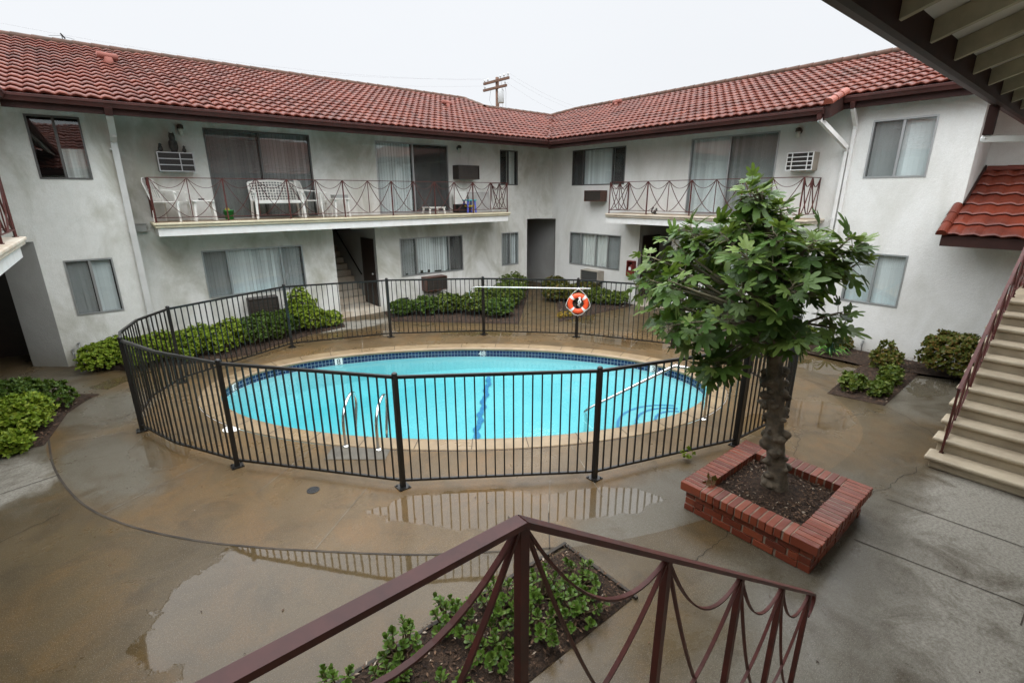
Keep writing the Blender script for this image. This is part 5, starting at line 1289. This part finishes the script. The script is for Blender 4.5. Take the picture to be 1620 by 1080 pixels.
def wall_lamp(F, a, z, label):
    r = empty('wall_lamp', F(a, z, 0), label, 'wall lamp', 'jar lamps by the balcony doors'); mb = MB(); c = Vector(F(a, z, -.09)); n_ = (Vector(F(a, z, -1))-Vector(F(a, z, 0)))
    mb.lathe(Vector(F(a, z, 0)), [(.055, 0), (.055, .02), (.03, .03)], 14, n_); mb.bar(F(a, z, 0), F(a, z+.01, -.09), .03, .03); mb.lathe(c, [(.03, .08), (.062, .06), (.065, -.01)][::-1], 14); mb.build('mount', M['dark_brown'], r, True)
    mb = MB(); mb.lathe(c-UZ*.15, [(.03, 0), (.048, .02), (.05, .12), (.045, .145)], 14); mb.build('jar', M['lens'], r, True)
wall_lamp(FA, 1.71, 4.90, 'jar lamp on the left wall beside the owl'); wall_lamp(FA, 9.14, 4.87, 'jar lamp on the left wall above the dark brown air conditioner'); wall_lamp(FB, 5.24, 4.84, 'jar lamp on the right wing above the barred air conditioner')
# decoy owl and two little birds on the air conditioner
def bird(name, u, v, z, h, label, cat, horns=False, grp=None):
    r = empty(name, (u, v, z), label, cat, grp); mb = MB()
    prof = [(.10, 0), (.15, .04), (.19, .22), (.20, .42), (.17, .60), (.135, .68), (.155, .80), (.15, .90), (.09, .98), (.02, 1.0)] if horns else [(.05, 0), (.10, .05), (.24, .2), (.26, .42), (.16, .62), (.15, .74), (.14, .88), (.03, .97)]
    mb.lathe((u, v, z), [(p*h, q*h) for p, q in prof], 16)
    if horns:
        for s_ in (-1, 1): mb.lathe((u+s_*.09*h, v-.02*h, z+.93*h), [(.045*h, 0), (.03*h, .07*h), (.004*h, .14*h)], 8)
        for s_ in (-1, 1): mb.ball((u+s_*.17*h, v, z+.38*h), .09*h, (.6, 1.1, 2.6), 8, 6)
    else:
        mb.tube([(u, v, z+.82*h), (u+.25*h, v-.1*h, z+.80*h)], [.05*h, .008*h], 6); mb.bar((u-.1*h, v+.05*h, z+.25*h), (u-.45*h, v+.1*h, z+.05*h), .14*h, .05*h)
    mb.build('body', M['owl'], r, True)
    if horns:
        e_m = MB()
        for s_ in (-1, 1): e_m.ball((u+s_*.065*h, v-.135*h, z+.84*h), .033*h, (1, .6, 1), 8, 6)
        e_m.build('eyes', M['dark_slot'], r, True)
bird('owl_decoy', 1.51, 13.72, 4.372, .40, 'dark plastic owl decoy standing on the barred air conditioner', 'owl decoy', True)
bird('bird_figure', 1.26, 13.70, 4.372, .19, 'small bird figure left of the owl decoy', 'bird figure'); bird('bird_figure', 1.70, 13.70, 4.372, .16, 'small bird figure right of the owl decoy', 'bird figure')
# extinguisher cabinet
xb = empty('extinguisher_cabinet', (UB, 9.70, .93), 'red fire extinguisher cabinet on the white wall beside the right stair entry', 'fire cabinet'); mb = MB(); F = FB
for a0, a1, z0, z1 in ((9.58, 9.60, .93, 1.42), (9.82, 9.84, .93, 1.42), (9.60, 9.82, .93, .96), (9.60, 9.82, 1.39, 1.42)): fbox(mb, F, a0, a1, z0, z1, -.16, 0)
fbox(mb, F, 9.60, 9.82, .96, 1.10, -.15, -.14); mb.build('case', M['red_enamel'], xb)
mb = MB(); fbox(mb, F, 9.60, 9.82, .96, 1.39, -.02, -.006); mb.build('back_panel', M['door_brown'], xb)
mb = MB(); mb.lathe((UB-.08, 9.71, .97), [(.05, 0), (.055, .02), (.055, .25), (.03, .30), (.018, .33)], 14); mb.build('extinguisher', M['red_enamel'], xb, True)
mb = MB(); fbox(mb, F, 9.67, 9.76, 1.12, 1.22, -.142, -.136); mb.build('paper_label', M['white_paint'], xb)
# vents and taps
def vent(F, a0, a1, z0, z1, label, grp=None):
    mb = MB(); fbox(mb, F, a0, a1, z0, z1, -.006, .0)
    for i in range(1, 5): z = lerp(z0, z1, i/5); fbox(mb, F, a0+.01, a1-.01, z-.006, z+.006, -.014, -.004)
    return tag(mb.build('wall_vent', M['black']), label, 'vent', grp)
vent(FA, 4.36, 4.72, .05, .20, 'black foundation vent low on the wall left of the left stair entry', 'foundation vents'); vent(FA, 6.72, 7.08, .20, .34, 'black foundation vent low on the wall right of the left stair entry', 'foundation vents')
mb = MB(); fbox(mb, FA, .52, .72, 2.69, 2.85, -.10, 0); fbox(mb, FA, .50, .74, 2.85, 2.865, -.12, 0); fbox(mb, FA, .545, .565, 2.69, 2.85, -.112, -.10); tag(mb.build('dryer_vent', M['grey_metal']), 'small grey vent box between downspout and balcony end', 'vent')
def tap(F, a, z, label, h=.15):
    mb = MB(); c = Vector(F(a, 0, -.06)); mb.tube([tuple(c), tuple(c+UZ*h)], .014, 8); mb.tube([tuple(c+UZ*h), F(a, h, 0)], .014, 8); mb.tube([tuple(c+UZ*h), F(a, h-.03, -.14), F(a, h-.07, -.15)], .013, 8); mb.lathe(tuple(c+UZ*(h+.02)), [(.03, 0), (.03, .012)], 10)
    tag(mb.build('garden_tap', M['alu']), label, 'tap', 'garden taps on the walls')
tap(FL, -1.0, .12, 'garden tap at the white corner by the left passage', .34); tap(FB, 3.16, .1, 'garden tap on the right wall below the lower right window', .22); tap(FL, -.88, .3, 'taller garden tap next to the left end of the hedge', .46)

# ------------------------------------------------------------------ balcony furniture
FZ = 2.905
def place(o, x, y, z, rot): o.location = (x, y, z); o.rotation_euler.z = R(rot)
def garden_chair(label, width=.56, weave=False):
    """one piece resin armchair facing -y, built at the origin"""
    r = empty('garden_chair' if not weave else 'garden_bench', (0, 0, 0), label, 'chair' if not weave else 'bench'); w_ = width/2; pm = M['plastic_white']
    mb = MB(); mb.box(-w_+.03, -.26, .40, w_-.03, .22, .43); mb.box(-w_+.03, -.27, .36, w_-.03, -.245, .43); mb.build('seat', pm, r, False, .012, 2)
    for sx_ in (-1, 1):
        for sy_, top in ((-1, .62), (1, .45)):
            mb = MB(); x, y = sx_*(w_-.02), sy_*.23; mb.bar((x*1.05, y*1.12, 0), (x, y, top), .055, .035, (0, 1, 0)); mb.build('leg', pm, r, False, .008, 2)
        mb = MB(); mb.strap([(sx_*(w_-.0), -.27, .60), (sx_*(w_), -.20, .645), (sx_*w_, .05, .655), (sx_*(w_-.02), .26, .68)], .06, .022, (1, 0, 0)); mb.build('armrest', pm, r, False, .006, 2)
    mb = MB(); n = 12
    def bp(t, z): a = lerp(-1, 1, t); return Vector((a*(w_-.01), .235+.05*(1-a*a)+z*.12, .42+z*.43+.05*(1-a*a)*z))
    if weave:
        rows_, cols_ = 7, int(width/.065)
        for i in range(rows_+1): mb.strap([bp(j/n, i/rows_) for j in range(n+1)], .020 if 0 < i < rows_ else .05, .012, (0, 0, 1))
        for j in range(cols_+1): mb.strap([bp(j/cols_, i/6) for i in range(7)], .020 if 0 < j < cols_ else .05, .012, (1, 0, 0))
        torus(mb, bp(.5, .55)+Vector((0, -.012, 0)), Vector((1, 0, 0)), Vector((0, 0, 1)), .085, .014, n=20, m=6)
    else:
        mb.strap([bp(j/n, 1) for j in range(n+1)], .07, .02, (0, 0, 1)); mb.strap([bp(j/n, .12) for j in range(n+1)], .06, .016, (0, 0, 1))
        for j in range(8): mb.strap([bp((j+.5)/8, i/5) for i in range(6)], .045, .012, (1, 0, 0))
        for t in (0, 1): mb.strap([bp(t, i/5) for i in range(6)], .05, .02, (1, 0, 0))
    mb.build('backrest', pm, r, False, .003, 1); return r
place(garden_chair('white plastic armchair at the left end of the left balcony'), 1.22, 13.42, FZ, 62)
place(garden_chair('white plastic garden bench with woven back on the left balcony', 1.10, True), 3.45, 13.45, FZ, 0)
place(garden_chair('white plastic armchair right of the woven bench on the left balcony'), 4.35, 13.5, FZ, 60)
def side_table(name, x, y, w_, h, label, mat, top=None, slats=False, shelf=None, legm=None):
    r = empty(name, (x, y, FZ), label, 'table'); mb = MB()
    if slats:
        for i in range(7): c = lerp(-w_/2, w_/2, i/6); mb.box(x+c-.022, y-w_*.4, FZ+h-.022, x+c+.022, y+w_*.4, FZ+h)
        mb.box(x-w_/2, y-w_*.4, FZ+h-.04, x+w_/2, y-w_*.36, FZ+h-.022); mb.box(x-w_/2, y+w_*.36, FZ+h-.04, x+w_/2, y+w_*.4, FZ+h-.022)
    else: mb.box(x-w_/2, y-w_/2, FZ+h-.035, x+w_/2, y+w_/2, FZ+h)
    mb.build('table_top', top or mat, r, False, .008, 2)
    for sx_ in (-1, 1):
        for sy_ in (-1, 1):
            mb = MB(); mb.bar((x+sx_*(w_/2-.01), y+sy_*(w_*.4-.01), FZ), (x+sx_*(w_/2-.04), y+sy_*(w_*.4-.03), FZ+h-.03), .05, .04, (0, 1, 0)); mb.build('leg', legm or mat, r, False, .006, 2)
    if shelf: mb = MB(); mb.box(x-w_/2+.03, y-w_*.35, FZ+h*.45, x+w_/2-.03, y+w_*.35, FZ+h*.45+.05); mb.build('shelf', shelf, r, False, .008, 2)
    return r
side_table('side_table', 1.82, 13.32, .42, .45, 'white plastic side table next to the left chair', M['plastic_white'])
side_table('side_table', 4.98, 13.36, .40, .47, 'white plastic side table right of the bench with a grey tray', M['plastic_white'])
mb = MB(); mb.box(4.80, 13.2, FZ+.475, 5.16, 13.5, FZ+.49); mb.box(4.80, 13.2, FZ+.49, 4.815, 13.5, FZ+.56); mb.box(5.145, 13.2, FZ+.49, 5.16, 13.5, FZ+.56); mb.box(4.815, 13.2, FZ+.49, 5.145, 13.215, FZ+.56); mb.box(4.815, 13.485, FZ+.49, 5.145, 13.5, FZ+.56)
tag(mb.build('tray', M['grey_metal']), 'grey tray lying on the right side table', 'tray')
mb = MB(); mb.lathe((1.80, 13.28, FZ+.452), [(.05, 0), (.065, .03), (.06, .032), (.045, .012)], 14); tag(mb.build('ashtray', M['black'], None, True), 'black ashtray on the left side table', 'ashtray')
side_table('low_rack', 7.88, 13.42, .55, .20, 'low slatted white rack in front of the second sliding door', M['plastic_white'], slats=True)
side_table('toy_stool', 9.20, 13.42, .34, .40, 'toy stool with teal top, blue legs and yellow shelf', M['blue_toy'], M['teal_toy'], False, M['yellow_toy'])
r = empty('leaning_board', (9.85, 13.75, FZ), 'grey board with white edge leaning on the wall right of the toy stool', 'board'); mb = MB(); mb.obox((9.40, 13.62, FZ), (1, 0, 0), (0, .96, -.27), (0, .27, .96), 0, .85, 0, .03, 0, .66); mb.build('panel', M['grey_metal'], r); mb = MB(); mb.obox((10.25, 13.60, FZ), (1, 0, 0), (0, .96, -.27), (0, .27, .96), 0, .03, -.02, .06, 0, .70); mb.build('edge', M['white_paint'], r)
mb = MB(); mb.obox((8.82, 13.72, FZ+.26), (1, 0, 0), (0, 1, 0), (0, .12, .99), 0, .5, 0, .02, 0, .40); tag(mb.build('white_board', M['plastic_white']), 'white sheet standing on the black crate beside the second sliding door', 'board')
mb = MB(); mb.box(8.84, 13.5, FZ, 9.26, 13.84, FZ+.02)
for q in ((8.84, 13.5, 8.86, 13.84), (9.24, 13.5, 9.26, 13.84), (8.86, 13.5, 9.24, 13.52), (8.86, 13.82, 9.24, 13.84)): mb.box(q[0], q[1], FZ+.02, q[2], q[3], FZ+.26)
mb.box(8.86, 13.52, FZ+.2, 9.24, 13.82, FZ+.22); tag(mb.build('crate', M['black']), 'black crate on the balcony beside the second sliding door', 'crate')
r = empty('toy_bucket', (2.36, 13.6, FZ), 'green toy bucket with a yellow ball on the left balcony', 'toy'); MB().lathe((2.36, 13.6, FZ), [(.085, 0), (.11, .2), (.115, .2), (.115, .215), (.10, .215)], 16).build('bucket', M['green_toy'], r, True); MB().ball((2.34, 13.6, FZ+.22), .055).build('ball', M['yellow_toy'], r, True)
mb = MB(); MBt = [(.0, .0)]
r = empty('squirrel_figure', (12.25, 8.55, FZ), 'small dark squirrel figure on the short balcony floor', 'figurine'); mb.ball((12.25, 8.55, FZ+.10), .075, (1, .9, 1.3), 10, 8); mb.ball((12.25, 8.47, FZ+.22), .045, (1, 1.2, 1), 10, 8); mb.tube(catmull([(12.25, 8.62, FZ+.04), (12.25, 8.72, FZ+.10), (12.25, 8.70, FZ+.22), (12.25, 8.64, FZ+.28), (12.25, 8.68, FZ+.31)], 4, False), .032, 8)
for s_ in (-1, 1): mb.lathe((12.25+s_*.025, 8.47, FZ+.255), [(.014, 0), (.004, .035)], 6); mb.ball((12.25+s_*.05, 8.50, FZ+.02), .028, (1, 1.5, .7), 8, 6); mb.tube([(12.25+s_*.04, 8.50, FZ+.15), (12.25+s_*.02, 8.42, FZ+.16)], .014, 6)
o_ = mb.build('body', M['owl'], r, True); r.scale = (.62, .62, .62)

# ------------------------------------------------------------------ utility pole, wires, antenna
UP = empty('utility_pole', (24.47, 31.64, 0), 'wooden utility pole with two crossarms and a grey transformer behind the roofs', 'utility pole')
MB().tube([(24.47, 31.64, -.5), (24.47, 31.64, 11.75)], [.19, .13], 12).build('pole', M['wood_pole'], UP, True)
ax = Vector((.18, -1.40, 0)).normalized()*1.38; c = Vector((24.47, 31.64, 0)); fw_ = Vector((-.99, -.13, 0))
for z, s0, s1, dz in ((11.45, -.92, .98, .06), (11.0, -.95, .80, .05)):
    mb = MB(); mb.bar(c+ax*s0+UZ*z+fw_*.16, c+ax*s1+UZ*(z+dz)+fw_*.16, .14, .16); mb.build('crossarm', M['wood_pole'], UP)
mb = MB()
for s_, z in ((-.85, 11.5), (-.6, 11.52), (.35, 11.58), (.62, 11.6), (.92, 11.62), (-.85, 11.05), (.7, 11.1)): mb.lathe(c+ax*s_+UZ*z+fw_*.16, [(.02, 0), (.02, .09), (.06, .10), (.065, .17), (.03, .24)], 10)
mb.build('insulator', M['grey_xf'], UP, True)
mb = MB(); mb.lathe(c+ax*.36+UZ*9.95+fw_*.12, [(.20, 0), (.225, .03), (.225, .88), (.20, .93), (.06, .95)], 16); mb.build('transformer', M['grey_xf'], UP, True)
mb = MB(); mb.bar(c+ax*.12+UZ*10.7, c+ax*.4+UZ*10.7, .08, .1)
for s_, t_ in ((.55, .62), (.3, .4)): mb.tube([c+ax*s_+UZ*11.4, c+ax*(s_+.1)+UZ*10.6, c+ax*t_+UZ*9.0], .012, 5)
mb.tube([c-ax*.5+UZ*11.0, c-ax*.62+UZ*10.3, c-ax*.1+UZ*9.2], .012, 5); mb.build('bracket', M['wire'], UP)
wl_ = [((-.85, 11.72), (-10.1, 40.8, 13.1), 'left'), ((-.6, 11.74), (-10.2, 40.75, 12.5), 'left'), ((-.85, 11.3), (-10.3, 40.7, 12.0), 'left'), ((.92, 11.85), (47.3, 36.9, 12.3), 'right'), ((.62, 11.83), (47.3, 37.3, 12.0), 'right'), ((.7, 11.33), (46.5, 38.5, 11.6), 'right')]
for (s_, z), e, side in wl_:
    a = c+ax*s_+UZ*z+fw_*.16; b = Vector(e); pts = [lerp(a, b, t/14)-UZ*(1.1*4*(t/14)*(1-t/14)) for t in range(15)]
    tag(MB().tube(pts, .004, 4).build('power_line', M['wire']), 'thin power line in the sky running %s from the utility pole' % side, 'power line', 'power lines running %s from the pole' % side)
an = empty('roof_antenna', (.05, 18.25, 7.25), 'tiny bent antenna on the ridge at the far left of the roof', 'antenna'); mb = MB(); mb.tube([(.05, 18.25, 7.2), (.05, 18.25, 7.46)], .015, 6); mb.tube([(-.38, 18.25, 7.37), (.0, 18.25, 7.42), (.45, 18.25, 7.36)], .006, 5); mb.tube([(.02, 18.1, 7.46), (.14, 18.2, 7.34)], .03, 6); mb.build('mast', M['black'], an); an.scale = (.6, .6, .75)
